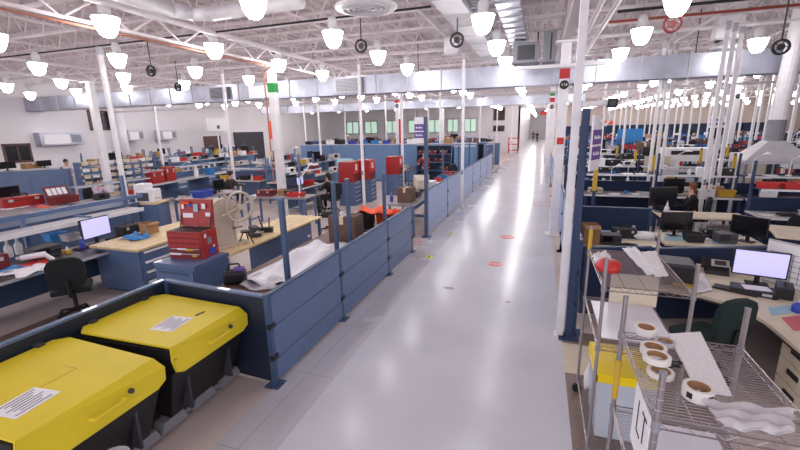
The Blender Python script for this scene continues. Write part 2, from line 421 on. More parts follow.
g = MB().span(-15.2, -14.0, -.42, -.36, .05, .5)
g.build('access_frame', 'white', d1)
gr = thing('air_grille', 'grey square louvred grille on front of nearest silver duct', 'grille', (-6.75, 14.2, 4.1))
MB().span(-.55, .55, -.12, 0, 0, .52).build('frame', 'lgrey', gr)
b = MB()
for k in range(9): b.box((0, -.125, .07 + k * .048), (.9, .02, .02), rx=.6)
b.build('louvres', 'grey', gr)
gr2 = thing('air_grille', 'grey square grille at left end of nearest silver duct', 'grille', (-12.6, 14.2, 4.1))
MB().span(-.45, .45, -.1, 0, .02, .5).build('frame', 'grey', gr2)
b = MB()
for k in range(8): b.box((0, -.11, .08 + k * .05), (.76, .02, .02), rx=.6)
b.build('louvres', 'darkgrey', gr2)
rect_duct('air_duct', 'silver air duct crossing the hall, behind the nearest one', -21, 2.5, 28, 28.6, 4.1, 4.62, 'galv')
rect_duct('air_duct', 'flat white panelled duct running over the aisle', -1.98, -1.46, 4.5, 15.4, 4.98, 5.14, 'white', 1.05, 'y', .012)
rect_duct('air_duct', 'shiny silver duct over the aisle beside flat white duct', -.93, -.5, 4.5, 13.2, 5.0, 5.18, 'galv', .55, 'y', .025)
t = thing('cable_tray', 'silver cable tray hung between white duct and silver duct', 'tray', (-1.3, 9, 4.98))
MB().span(-.1, -.08, -4.5, 5.2, 0, .1).span(.08, .1, -4.5, 5.2, 0, .1).build('side_rails', 'galv', t)
b = MB()
for k in range(32): b.span(-.08, .08, -4.4 + k * .3, -4.36 + k * .3, .01, .03)
b.build('rungs', 'galv', t)
t = thing('air_handler', 'dark grey box air handler hanging over the aisle', 'air handler', (-.5, 12.3, 4.42))
MB().span(-.32, .36, -.3, .3, 0, .52, bev=.02).build('casing', 'grey', t); MB().span(-.2, .24, -.32, -.3, .08, .44).build('access_door', 'darkgrey', t)
MB().rod((-.28, 0, .52), (-.28, 0, .8), .02).rod((.3, 0, .52), (.3, 0, .8), .02).build('hanger_rods', 'darkgrey', t)
t = thing('air_handler', 'tall narrow grey duct drop beside dark air handler', 'air handler', (.14, 12.3, 4.42))
MB().span(-.2, .13, -.25, .25, 0, .76, bev=.01).build('casing', 'grey', t); MB().span(-.02, .02, -.27, -.25, .05, .7).build('seam', 'darkgrey', t)
# diffusers, round ducts, pipes
def diffuser(loc, label, s=1):
    t = thing('air_diffuser', label, 'diffuser', loc)
    MB().lathe([(.55 * s, 0), (.58 * s, .03), (.42 * s, .1), (.25 * s, .14), (.25 * s, .3), (.24 * s, .3)], 24).build('outer_cone', 'white', t, True)
    b = MB()
    for k in range(4):
        r = (.1 + .1 * k) * s; b.lathe([(r, -.03), (r + .03, -.03), (r + .05, 0), (r + .02, 0)], 20, closed=True)
    b.build('rings', 'lgrey', t, True)
    MB().rod((0, 0, .3), (0, 0, .95), .25 * s, 18).build('neck_duct', 'white', t)
diffuser((-3.14, 7.5, 4.93), 'round white ceiling diffuser left of flat white duct')
diffuser((4.6, 14.0, 4.7), 'grey round diffuser under white box at right', .6)
tube = [(-6.75, y_, 5.06) for y_ in (3, 6.6)] + [(-6.6, 6.95, 5.06), (-6.25, 7.1, 5.06), (-4.2, 7.05, 5.06)]
tag(MB().path(tube, .13, 14).build('round_duct', 'white', smooth=True), 'white round duct bending under roof at upper left', 'duct')
t = thing('column_pipe', 'copper coloured pipe along girder and down green banded column', 'pipe', (0, 0, 0))
MB().path([(-7.55, 0, 4.62), (-7.55, 10.7, 4.62), (-7.85, 10.75, 4.5), (-7.85, 10.75, 1.2)], .022, 8).build('run', 'copper', t)
MB().box((-7.85, 10.72, 2.1), (.1, .08, .14)).build('valve', 'wood', t)
tag(MB().rod((-6.95, 0, 4.9), (-6.95, 12, 4.9), .032, 8).build('sprinkler_pipe', 'white'), 'white pipe beside copper pipe at upper left', 'pipe')
t = thing('unit_heater', 'yellow labelled bracket above lamp at upper left', 'bracket', (-7.1, 5.2, 4.95))
MB().span(-.2, .2, -.03, .03, 0, .05).build('bar', 'yellow', t); MB().rod((0, 0, .05), (.05, 0, .5), .012).build('rod', 'green', t)
for k, (x, z, m_) in enumerate([(.95, 5.0, 'steel_white'), (1.2, 4.95, 'steel_white')]):
    tag(MB().rod((x, 2, z), (x, 40, z), .05, 8).build('conduit', m_), ['white pipe along right side of aisle girder', 'white pipe right of aisle, outer one of two'][k], 'pipe')
for k, (y_, z, m_, lb) in enumerate([(9.5, 5.15, 'rust', 'red brown pipe crossing under roof at right, nearest'), (11.6, 5.15, 'rust', 'red brown pipe crossing under roof at right, second'), (10.4, 5.1, 'black', 'black pipe crossing under roof at right'), (12.7, 5.05, 'white', 'white pipe crossing the hall just before nearest silver duct')]):
    tag(MB().rod((1.4, y_, z), (26, y_, z), .03, 6).build('pipe', m_), lb, 'pipe')
for k, (y_, z) in enumerate([(8.6, 5.14), (11.9, 5.14)]):
    tag(MB().rod((-24, y_, z), (-2.2, y_, z), .022, 6).build('pipe', 'black' if k == 0 else 'steel_white'), ['black pipe crossing under roof left of aisle', 'white pipe crossing under roof left of aisle'][k], 'pipe')
tag(MB().span(-23.5, 1.9, 17.5, 17.6, 4.0, 4.06).build('strut_rail', 'lgrey'), 'long white rail hung across hall behind nearest silver duct left of aisle', 'rail')
tag(MB().span(2.0, 30, 17.5, 17.6, 4.0, 4.06).build('strut_rail', 'lgrey'), 'long white rail hung across hall behind nearest silver duct right of aisle', 'rail')
tag(MB().span(-.95, 1.3, 10.72, 10.82, 4.1, 4.17).build('strut_rail', 'white'), 'short white bar across red banded column', 'rail')
t = thing('roof_box', 'white vertical duct box hanging at upper right', 'box', (4.6, 14.0, 4.9)); MB().span(-.3, .3, -.2, .2, 0, .9).build('casing', 'white', t); MB().span(-.32, .32, -.22, .22, .0, .04).build('flange', 'lgrey', t)
t = thing('ceiling_speaker', 'white cylinder hanging left of the flat white duct', 'speaker', (-2.5, 12.0, 4.8))
MB().lathe([(.02, 0), (.2, 0), (.2, .42), (.03, .45)], 16).build('can', 'white', t, True); MB().rod((0, 0, .45), (0, 0, 1.1), .015).build('rod', 'lgrey', t)

# poles dropping from the roof
def pole_make():
    t = thing('power_pole')
    MB().span(-.04, .04, -.04, .04, 0, 4.98).build('tube', 'white', t)
    MB().span(-.05, .05, -.05, .05, 4.9, 5.1).build('cap', 'lgrey', t)
    MB().span(-.03, .03, -.05, -.04, 1.2, 1.35).build('outlet', 'grey', t)
    return t
def pole(px, y, key='pole', s=1.0):
    d = ray(px, 125); x = d[0] / d[1] * y
    o = inst(key, pole_make, (x, y, 0), 0, (s, s, 1))
    o['category'] = 'pole'; o['group'] = 'white power poles'
    side = 'left' if x < -1 else 'right'
    later(o, 'slim white power pole standing among benches on the %s' % side, 'from the left', x / y)
    return o
for px, y, s in [(113, 8.55, 1.25), (51, 15.5, 1), (157, 15, 1.1), (228, 13, 1), (305, 24.5, 1), (319, 19.5, 1), (361, 13.3, 1), (386, 26.5, 1), (402, 17.0, 1.1), (463, 13.9, 1.1), (440, 25, 1.2), (480, 32, 1.2), (497, 38, 1.2), (345, 30, 1.2), (428, 33, 1.3), (512, 41, 1.2),
                 (603, 20, 1), (614, 27, 1), (625, 19.7, 1), (637, 27, 1), (645, 33, 1), (655, 14.5, 1), (661, 14.8, 1), (667, 15.1, 1), (681, 24, 1), (690, 27.5, 1), (699, 33, 1), (713, 12.4, 1), (720, 12.7, 1), (727, 13, 1), (753, 20, 1), (758, 24.3, 1), (766, 20.4, 1), (776, 24.6, 1), (792, 17, 1), (630, 40, 1.2), (650, 46, 1.2), (675, 40, 1.2), (708, 42, 1.2), (740, 34, 1.2), (620, 46, 1.2)]:
    pole(px, y, 'pole', s)
def reel(px, py, y, label, c='black'):
    p = at_y(px, py, y); t = thing('cable_reel', label, 'reel', p)
    b = MB().lathe([(.115, -.03), (.15, -.03), (.15, .03), (.115, .03)], 16, axis='Y', closed=True); b.build('rim', c, t, True)
    MB().lathe([(.02, -.03), (.06, -.03), (.06, .03), (.02, .03)], 12, axis='Y').build('hub', c, t)
    b = MB()
    for k in range(5): a = k * 2 * PI / 5; b.rod((.0, 0, .0), (.12 * math.cos(a), 0, .12 * math.sin(a)), .008, 5)
    b.build('spokes', c, t); MB().rod((0, .02, .15), (0, .02, 5.3 - p.z), .015, 6).build('hanger', 'darkgrey', t)
reel(457, 40, 9.0, 'black cable reel beside flat white duct'); reel(361, 46, 9.3, 'dark cable reel on top of slim pole left of the aisle')
reel(151, 71, 9.0, 'dark cable reel beside small lamps at upper left'); reel(672, 24, 9.0, 'dark red cable reel below large lamp at upper right', 'maroon'); reel(781, 47, 10.5, 'dark cable reel at far upper right'); reel(178, 87, 12.0, 'dark cable reel just over left end of silver duct')

# markings on the aisle floor
def disc(px, py, label, r=.16, words=True):
    p = at(px, py, .0045); t = thing('floor_sign', label, 'floor sign', p)
    MB().lathe([(.001, 0), (r, 0), (r, .002), (.001, .002)], 24).build('disc', 'floorred', t)
    if words: text_mesh('STOP', .13, 'lettering', 'paper', t, RT((0, 0, .003)), .0005)
disc(495, 264, 'round red STOP sign on the aisle floor, nearer one'); disc(507.5, 237, 'round red sign on the aisle floor, farther one', .19)
for px, py, lb in [(429, 257, 'small yellow square marker on aisle floor, nearer one'), (450.5, 234, 'small yellow square marker on aisle floor, farther one')]:
    t = thing('floor_marker', lb, 'floor marker', at(px, py, .0062)); MB().box((0, 0, .001), (.17, .17, .002)).build('square', 'flooryel', t)
    MB().box((0, .01, .0025), (.03, .09, .001)).box((0, -.03, .0025), (.07, .03, .001)).build('arrow', 'olive', t)
def blot(px, py, label, w, d, seed):
    r_ = random.Random(seed); poly = [(w / 2 * math.cos(a * PI / 8) * r_.uniform(.6, 1.1), d / 2 * math.sin(a * PI / 8) * r_.uniform(.6, 1.1)) for a in range(16)]
    tag(MB().prism(poly, 0, .0008).build('worn_patch', 'stain', loc=at(px, py, .0042)), label, 'worn patch')
blot(449, 288, 'long grey worn patch on aisle floor', .24, .13, 3); blot(508, 302, 'small round grey worn patch on aisle floor', .1, .13, 4)
p = at(543, 204, .0045)
b = MB()
for dx, dy, w, d in [(0, .35, .7, .05), (0, -.35, .7, .05), (.33, 0, .05, .7), (-.33, 0, .05, .7)]: b.box((dx, dy, .001), (w, d, .002))
tag(b.build('floor_outline', 'floorred', loc=p), 'red square outline taped on aisle floor by the right column', 'floor marking')
tag(MB().lathe([(.11, 0), (.15, 0), (.15, .002), (.11, .002)], 20, closed=True).build('floor_ring', 'floorred', loc=at(416, 243, .002)), 'red ring on floor in the gap of the blue fence', 'floor marking')

# ------------------------------------------------------------------ blue fences
def fence(label, group, x, y0, y1, h, m, post_end=True, side=1, low=.04):
    t = thing('fence_panel', label, 'fence', (x, (y0 + y1) / 2, 0), group=group); L = y1 - y0; a = -L / 2
    hs = [(low, low + .26), (low + .275, .70), (.715, h)]
    b = MB().span(-.012, .012, a + .03, -a - .03, low, h)
    for z0, z1 in hs: b.span(-.022, .022, a + .03, -a - .03, z0, z1, bev=.004)
    b.build('panel', m, t)
    MB().span(-.03, .03, a + .035, -a - .03, h, h + .025).build('top_rail', 'slate_dark', t)
    for yy in ([a, -a] if post_end else [a]):
        MB().span(-.028, .028, yy - .028, yy + .028, 0, h + .03).build('post', 'slate_dark', t)
        MB().span(-.09, .09, yy - .09, yy + .09, 0, .012).build('base_plate', 'slate_dark', t)
        b = MB()
        for z in (h * .33, h * .68): b.span(.0, .045 * side, yy - .05, yy + .05, z - .025, z + .025)
        b.build('bracket', 'black', t)
ys = [3.37, 5.05, 7.05, 8.62]
for k in range(3): fence('slate blue fence panel on left of aisle, %s from the yellow bins' % nth(k + 1), 'blue panels of the near fence', -2.69, ys[k], ys[k + 1], 1.07, 'slate', k == 2)
ys = [10.0, 12.6, 15.3, 17.8, 20.2, 22.8, 25.4]
for k in range(6): fence('pale blue fence panel on left of aisle past the gap, %s of six' % nth(k + 1), 'blue panels of the far fence', -2.72, ys[k], ys[k + 1], 1.2, 'lightblue', k == 5)  # far panels coloured paler for the sheen at a slanting view
def enclosure(name, label, a, b_, h=1.07):
    a = Vector((*a, 0)); b_ = Vector((*b_, 0)); d = b_ - a; L = d.length; t = thing(name, label, 'fence', (a + b_) / 2, math.atan2(d.y, d.x))
    MB().span(-L / 2, L / 2, -.02, .02, .05, h - .01).build('panel', 'enclosure', t)
    MB().span(-L / 2, L / 2, -.03, .03, h - .01, h + .015).build('top_rail', 'slate', t)
    MB().span(-L / 2, -L / 2 + .06, -.03, .03, 0, h).build('post', 'slate_dark', t)
    return t
enclosure('fence_panel', 'dark blue end panel behind the farther yellow bin', (-4.2, 3.45), (-2.72, 3.37))
enclosure('fence_panel', 'long dark blue side panel along left of yellow bins', (-4.3, .4), (-4.22, 3.44))
def upright(px, py, zt, zb, label, x=None, w=.055):
    p = at(px, py, zb); y = p.y
    t = thing('upright_post', label, 'post', (p.x, y, 0)); MB().span(-w / 2, w / 2, -w / 2, w / 2, 0, zt).build('tube', 'slate_dark', t)
    MB().span(-w / 2 - .004, w / 2 + .004, -w / 2 - .004, w / 2 + .004, zt - .02, zt + .006).build('cap', 'slate', t)
    MB().span(-.08, .08, -.08, .08, 0, .012).build('base_plate', 'slate_dark', t)
upright(288, 279, 2.02, 1.0, 'blue post standing behind nearest slate fence panel'); upright(337, 250, 2.03, .95, 'blue post at near side of brown carton'); upright(350, 240, 2.0, .95, 'blue post at far side of brown carton')
upright(385, 225, 2.0, 1.0, 'blue post beside the orange cloth and black bin')
for k, (x, y) in enumerate([(-2.85, 12.55), (-2.85, 15.2), (-2.85, 17.7), (-2.85, 20.1)]):
    t = thing('upright_post', 'blue post rising along the pale fence past the gap, %s of four' % nth(k + 1), 'post', (x, y, 0)); MB().span(-.03, .03, -.03, .03, 0, 2.1).build('tube', 'slate_dark', t); MB().span(-.034, .034, -.034, .034, 2.08, 2.106).build('cap', 'slate', t)
# banner posts
def banner_post(x, y, h, label, blab, bx, bz0, bz1, w, m, turn):
    t = thing('banner_post', label, 'post', (x, y, 0)); MB().span(-.043, .043, -.043, .043, 0, h).build('tube', m, t); MB().span(-.12, .12, -.12, .12, 0, .015).build('base_plate', m, t)
    s = thing('banner_sign', blab, 'banner', (x + bx, y, bz0), turn); hh = bz1 - bz0
    MB().span(-w / 2, w / 2, -.012, .012, 0, hh).build('board', 'paper', s)
    for k, (z0, z1) in enumerate(((.2, .44), (.48, .74))): MB().span(-w / 2, w / 2, -.016, .016, z0 * hh, z1 * hh).build('purple_block', 'purple', s)
    r_ = random.Random(5); b = MB()
    for k, zz in enumerate((.32, .61, .86)):
        for q in range(4): b.span(-w * .36 + q * w * .19, -w * .36 + q * w * .19 + w * .13, -.019, .019, (zz - .035) * hh, (zz + .03 - .02 * (q % 2)) * hh)
    b.build('lettering', 'paper' , s)
    return t
banner_post(-2.69, 9.96, 3.05, 'tall blue post at start of the pale fence carrying a banner', 'white and purple banner hung on tall post left of aisle', -.17, 2.42, 3.05, .24, 'slate_dark', 0)
bp = banner_post(.5, 5.43, 2.98, 'tall navy post at right edge of aisle with white side', 'purple and white banner on tall navy post right of aisle', .13, 2.25, 2.9, .3, 'navy', 1.15)
t = thing('roof_pole', 'thick white pole rising to roof beside tall navy post', 'pole', (.395, 5.47, 0)); MB().span(-.045, .045, -.045, .045, 0, 5.2).build('tube', 'white', t); MB().span(-.07, .07, -.07, .07, 0, .015).build('base_plate', 'white', t); MB().span(-.06, .06, -.06, .06, 5.16, 5.22).build('cap', 'lgrey', t)
tag(MB().path([(.45, 5.43, 3.02), (.72, 5.43, 3.04)], .035, 8).build('camera_arm', 'white'), 'white bent arm on top of tall navy post', 'bracket')
t = thing('security_camera', 'small black box camera on top of the tall navy post', 'camera', (.76, 5.42, 3.0)); MB().span(-.045, .06, -.07, .07, -.02, .08, bev=.008).build('housing', 'black', t); MB().lathe([(.001, -.09), (.03, -.09), (.03, -.07), (.001, -.07)], 12, axis='Y', c=(0, 0, .03)).build('lens', 'darkgrey', t)
tag(MB().path([(.72, 5.4, 2.98), (.76, 5.4, 2.86), (.72, 5.4, 2.78), (.66, 5.4, 2.84)], .012, 6).build('cable', 'white'), 'white cable looped under black camera box', 'cable')
# right hand fence: pale panels seen almost edge on
ys = [5.6, 7.55, 9.5, 12.0, 14.5, 17.2, 20.0, 23]
for k in range(7): fence('pale blue fence panel on right of aisle, %s from the tall navy post' % nth(k + 1), 'blue panels right of the aisle', .58, ys[k], ys[k + 1], 1.3, 'lightblue', True, -1, .25)
for k, (x, y, h) in enumerate([(.6, 7.5, 1.75), (.62, 9.55, 1.75), (.64, 12.1, 1.9)]):
    t = thing('upright_post', 'navy post along right fence, %s beyond the tall one' % nth(k + 1), 'post', (x + .08, y, 0)); MB().span(-.03, .03, -.03, .03, 0, h).build('tube', 'navy', t); MB().span(-.07, .07, -.07, .07, 0, .012).build('base_plate', 'navy', t)
t = thing('upright_post', 'navy post with yellow sleeve close to white aisle column', 'post', (1.12, 9.2, 0)); MB().span(-.03, .03, -.03, .03, 0, 2.0).build('tube', 'navy', t); MB().span(-.04, .04, -.04, .04, 1.45, 1.98).build('sleeve', 'ysleeve', t)
t = thing('upright_post', 'thin navy post left of yellow sleeved post by aisle column', 'post', (.9, 9.3, 0)); MB().span(-.025, .025, -.025, .025, 0, 2.0).build('tube', 'navy', t); MB().span(-.06, .06, -.06, .06, 0, .012).build('base_plate', 'navy', t)

# ------------------------------------------------------------------ yellow lidded bins
def yellow_bin(y0, y1, label, slot):
    t = thing('waste_bin', label, 'bin', (-3.6, (y0 + y1) / 2, 0)); hw = (y1 - y0) / 2
    c = .085; xb, xf, xs = -.6, .6, .665
    zt, zl = .95, .70
    top = [(xb + .1, -hw + .02), (xb, -hw + c + .02), (xb, hw - c), (xb + .1, hw), (xf, hw - .05), (xf, -hw + .05)]
    b = MB(); b.hexa([(x, y, zt - .02) for x, y in top], [(x, y, zt) for x, y in top])
    f0 = [(xf, -hw + .05, zt), (xf, hw - .05, zt), (xs - .01, hw, zt - .1), (xs, hw - .02, zl + .04), (xs, hw - .1, zl), (xs, -hw + .1, zl), (xs, -hw + .02, zl + .04), (xs - .01, -hw, zt - .1)]
    b.hexa([(x - .02, y, z - .012) for x, y, z in f0], f0)
    lid = b.build('lid', 'yellow', t)
    rim = MB()                                 # dark sides under the lid
    sd = [(xb, -hw, zt - .05), (xf - .02, -hw + .03, zt - .03), (xs - .03, -hw + .02, zt - .11), (xs - .03, -hw + .04, zl), (xb, -hw + .04, zl)]
    for s in (1, -1): rim.hexa([(x, y * s, z) for x, y, z in sd], [(x, (y + .04) * s, z) for x, y, z in sd])
    rim.span(xb - .02, xb + .02, -hw + .1, hw - .1, zl, zt - .02)
    rim.build('rim', 'black', t)
    b = MB(); b.hexa([(-.5, -hw + .08, .16), (.42, -hw + .08, .16), (.42, hw - .08, .16), (-.5, hw - .08, .16)], [(-.58, -hw + .02, zl), (.6, -hw + .02, zl), (.6, hw - .02, zl), (-.58, hw - .02, zl)])
    b.build('body', 'darkgrey' if False else 'black', t)
    for yy in (-hw * .55, hw * .55): MB().span(.4, .55, yy - .012, yy + .012, .2, .6).build('body_rib', 'darkgrey', t)
    b = MB().span(.3, .38, -hw + .04, hw - .04, .05, .1)
    for yy in (-hw * .78, 0, hw * .78): b.prism([(-.17, .05), (.17, .05), (.12, .16), (-.12, .16)], .3, .42, lambda x, y, z, yy=yy: (z, x * .9 + yy, y))
    b.build('pallet_skid', 'grey', t)
    for yy in (-hw * .8, hw * .8): MB().span(.28, .36, yy - .06, yy + .06, 0, .05).build('foot', 'rust', t)
    b = MB(); z = .825; b.path([(xs + .0, -.1, z), (xs + .05, -.1, z), (xs + .05, .14, z), (xs, .14, z)], .013, 8); b.build('handle', 'yellow', t)
    MB().lathe([(.001, 0), (.02, 0), (.02, .025), (.001, .025)], 12, c=(xs - .015, .22, z + .01), axis='X').build('latch', 'darkgrey', t)
    lab = MB().box((.22, -.08 if slot else -.22, zt + .002), (.26, .3, .003), rz=.1).build('notice_sheet', 'paper', t)
    b = MB()
    for k in range(7): b.box((.12 + k * .033, -.08 if slot else -.22, zt + .0045), (.012, .24 - .05 * (k % 3), .001), rz=.1)
    b.build('printed_lines', 'print', lab)
    if slot: MB().box((.32, .18, zt + .002), (.03, .11, .003), rz=-.15).build('slot', 'black', t)
    else:
        b = MB(); b.box((.12, .02, zt + .001), (.006, .34, .002)); b.box((.05, .19, zt + .001), (.15, .006, .002)); b.build('panel_seam', 'ysleeve', t)
    for yy in (-hw + .2, hw - .2): MB().span(xb - .05, xb + .04, yy - .03, yy + .03, zt - .02, zt + .025).build('hinge', 'darkgrey', t)
    return t
yellow_bin(2.36, 3.34, 'yellow lidded dark bin next to the blue end panel, farther one', True); yellow_bin(1.2, 2.28, 'yellow lidded dark bin at the bottom left corner, nearer one', False)
t = thing('plastic_cup_bag', 'cloudy plastic container on the floor before the nearer yellow bin', 'container', (-2.83, 1.66, 0))
b = MB(); b.lathe([(.09, 0), (.11, .2), (.12, .44), (.1, .5), (.085, .5), (.1, .44), (.1, .2), (.08, .015)], 18, closed=True); b.build('body', 'film', t, True); MB().lathe([(.1, .49), (.115, .49), (.115, .51), (.1, .51)], 18, closed=True).build('rim', 'lgrey', t)

# ------------------------------------------------------------------ chair
def chair_make(m='charcoal'):
    t = thing('office_chair')
    MB().box((0, 0, .47), (.5, .48, .09), bev=.035).build('seat', m, t, True)
    b = MB(); prof = []
    for k in range(16):
        a = 2 * PI * k / 16; prof.append((.24 * math.copysign(abs(math.cos(a)) ** .6, math.cos(a)), .25 * math.copysign(abs(math.sin(a)) ** .6, math.sin(a))))
    b.prism(prof, -.035, .035, lambda x, y, z: (x, -.27 + z - .08 * (y + .1), .78 + y)); b.build('backrest', m, t)
    MB().path([(0, -.05, .42), (0, -.3, .42), (0, -.33, .7)], .025, 6).build('back_bracket', 'black', t)
    MB().rod((0, 0, .1), (0, 0, .43), .03, 10).build('gas_column', 'black', t)
    b = MB()
    for k in range(5): a = k * 2 * PI / 5; b.rod((0, 0, .12), (.28 * math.cos(a), .28 * math.sin(a), .075), .024, 6, .016)
    b.build('star_base', 'black', t)
    for k in range(5): a = k * 2 * PI / 5; MB().lathe([(.001, -.02), (.03, -.02), (.03, .02), (.001, .02)], 10, c=(.28 * math.cos(a), .28 * math.sin(a), .03), axis='Y').build('caster', 'black', t)
    return t
def chair(loc, rz, label, green=False, s=1):
    o = inst('chair' + str(green), lambda: chair_make('greenblack' if green else 'charcoal'), loc, rz, (s, s, s)); tag(o, label, 'chair'); return o
chair((-6.85, 4.0, 0), .9, 'dark fabric swivel chair at near left desk beside the yellow bins')
chair((1.86, 4.98, 0), .55, 'dark green swivel chair by beige corner desk at right', True, 1.0)
chair((1.3, 6.98, 0), .1, 'black swivel chair behind the navy partition, at middle right desk')
chair((4.7, 9.25, 0), 2.7, 'black swivel chair beside long bench at far right'); chair((-4.3, 13.6, 0), 1.4, 'black swivel chair by pale fence, in front of beige monitor')
chair((-3.9, 18.6, 0), 1.2, 'black swivel chair near blue cabinets by the pale fence'); chair((-5.5, 9.95, 0), -1.2, 'black swivel chair by small blue legged table')

# ------------------------------------------------------------------ item makers (origin on the support)
def box_make(w, d, h, m='card', opened=False, tape='tan'):
    def f():
        t = thing('cardboard_box')
        if opened:
            MB().tub(w, d, h, .006, 1).build('box', m, t)
            b = MB(); b.box((0, -d / 2 - .04, h - .01), (w * .96, .1, .006), rx=.5); b.box((0, d / 2 + .04, h - .01), (w * .96, .1, .006), rx=-.5); b.build('flaps', m, t)
        else:
            MB().span(-w / 2, w / 2, -d / 2, d / 2, 0, h).build('box', m, t); MB().span(-.03, .03, -d / 2 - .001, d / 2 + .001, h * .7, h + .001).build('tape', tape, t)
        return t
    return f
def bin_make(m):
    def f():
        t = thing('storage_bin'); MB().tub(.36, .28, .16).build('body', m, t)
        b = MB().span(-.19, .19, -.15, -.13, .145, .165).span(-.19, .19, .13, .15, .145, .165).span(-.19, -.17, -.15, .15, .145, .165).span(.17, .19, -.15, .15, .145, .165); b.build('rim', m, t); return t
    return f
def monitor_make(scr='dscreen', bez='black'):
    def f():
        t = thing('monitor'); MB().span(-.11, .11, -.08, .08, 0, .015, bev=.004).build('base', bez, t); MB().span(-.025, .025, .0, .03, .01, .2).build('neck', bez, t)
        MB().span(-.26, .26, -.03, .02, .11, .45, bev=.008).build('casing', bez, t); MB().span(-.245, .245, -.033, -.029, .13, .437).build('screen', scr, t); return t
    return f
def crt_make():
    t = thing('monitor'); MB().span(-.2, .2, -.16, -.05, 0, .38, bev=.012).build('casing', 'beigem', t)
    MB().hexa([(-.18, -.05, .03), (.18, -.05, .03), (.18, -.05, .36), (-.18, -.05, .36)], [(-.11, .2, .06), (.11, .2, .06), (.11, .2, .28), (-.11, .2, .28)]).build('tube_back', 'beigem', t)
    MB().span(-.16, .16, -.164, -.158, .06, .34).build('screen', 'dscreen', t); return t
def keyboard_make():
    t = thing('keyboard'); MB().box((0, 0, .012), (.44, .16, .022), bev=.004).build('body', 'black', t); b = MB()
    for r in range(5):
        for c in range(14): b.box((-.19 + c * .029, -.06 + r * .028, .026), (.022, .021, .008))
    b.build('keys', 'darkgrey', t); return t
def instr_make(m='beigem'):
    def f():
        t = thing('test_instrument'); MB().span(-.2, .2, -.15, .15, .015, .2, bev=.008).build('case', m, t); MB().span(-.18, .02, -.154, -.15, .06, .18).build('display', 'dscreen', t)
        for k in range(3): MB().rod((.06 + .045 * k, -.15, .11), (.06 + .045 * k, -.17, .11), .016, 8).build('knob', 'black', t)
        MB().span(-.17, .17, -.12, .12, 0, .016).build('foot_plate', 'black', t); return t
    return f
def bottle_make(m='white', c='white'):
    def f():
        t = thing('spray_bottle'); MB().lathe([(.04, 0), (.045, .01), (.045, .13), (.03, .16), (.016, .18), (.016, .2)], 12).build('body', m, t, True); MB().rod((0, 0, .2), (0, 0, .225), .02, 8).rod((0, 0, .225), (0, -.01, .27), .008, 6, .003).build('nozzle', c, t); return t
    return f
def papers_make(m='paper'):
    def f():
        t = thing('paper_stack'); MB().box((0, 0, .006), (.22, .29, .012), rz=.1).build('stack', m, t); MB().box((.04, .03, .0135), (.21, .28, .003), rz=-.3).build('top_sheet', 'paper', t); return t
    return f
def case_make(m='red'):
    def f():
        t = thing('tool_case'); MB().span(-.24, .24, -.13, .13, 0, .2, bev=.012).build('case', m, t); MB().path([(-.09, 0, .2), (-.08, 0, .25), (.08, 0, .25), (.09, 0, .2)], .012, 6).build('handle', 'black', t)
        for x in (-.15, .15): MB().span(x - .025, x + .025, -.14, -.13, .12, .17).build('latch', 'lgrey', t)
        MB().span(-.245, .245, -.135, .135, .14, .146).build('seam', 'black', t); return t
    return f
def tray_make(m='lgrey'):
    def f():
        t = thing('parts_tray'); MB().tub(.34, .24, .06, .008, .92).build('tray', m, t); b = MB(); r_ = random.Random(3)
        for k in range(9): b.box((r_.uniform(-.13, .13), r_.uniform(-.08, .08), .03), (.05, .03, .03), rz=r_.uniform(0, 3))
        b.build('parts', 'darkgrey', t)['kind'] = 'stuff'; return t
    return f
def lamp_arm_make():
    t = thing('bench_lamp'); MB().lathe([(.001, 0), (.07, 0), (.06, .03), (.001, .035)], 12).build('base', 'white', t); MB().path([(0, 0, .03), (.02, .05, .38), (.1, -.28, .56)], .014, 6).build('arm', 'white', t)
    MB().lathe([(.03, .05), (.09, 0), (.085, -.01), (.01, .03)], 14, c=(.11, -.34, .52)).build('head', 'white', t, True); return t
def spool_make(m='sky'):
    def f():
        t = thing('wire_spool'); b = MB(); b.lathe([(.001, 0), (.09, 0), (.09, .012), (.001, .012)], 14); b.lathe([(.001, .1), (.09, .1), (.09, .112), (.001, .112)], 14); b.build('flanges', 'lgrey', t); MB().lathe([(.02, .012), (.07, .012), (.07, .1), (.02, .1)], 14).build('wire', m, t); return t
    return f
def mug_make(m='sky'):
    def f():
        t = thing('mug'); MB().lathe([(.035, 0), (.04, .1), (.034, .1), (.03, .01)], 12, closed=True).build('cup', m, t); MB().path([(.038, 0, .08), (.065, 0, .07), (.065, 0, .03), (.037, 0, .02)], .007, 6).build('handle', m, t); return t
    return f
def vise_make():
    t = thing('bench_vise'); MB().box((0, 0, .03), (.16, .2, .06), bev=.01).build('base', 'darkgrey', t); MB().span(-.06, .06, -.02, .1, .06, .16, bev=.01).span(-.06, .06, -.12, -.06, .06, .16, bev=.01).build('jaws', 'darkgrey', t); MB().rod((0, -.22, .1), (0, -.06, .1), .014, 8).rod((-.07, -.21, .1), (.07, -.21, .1), .008, 6).build('screw', 'lgrey', t); return t
def stool_box(): return box_make(.4, .3, .28)
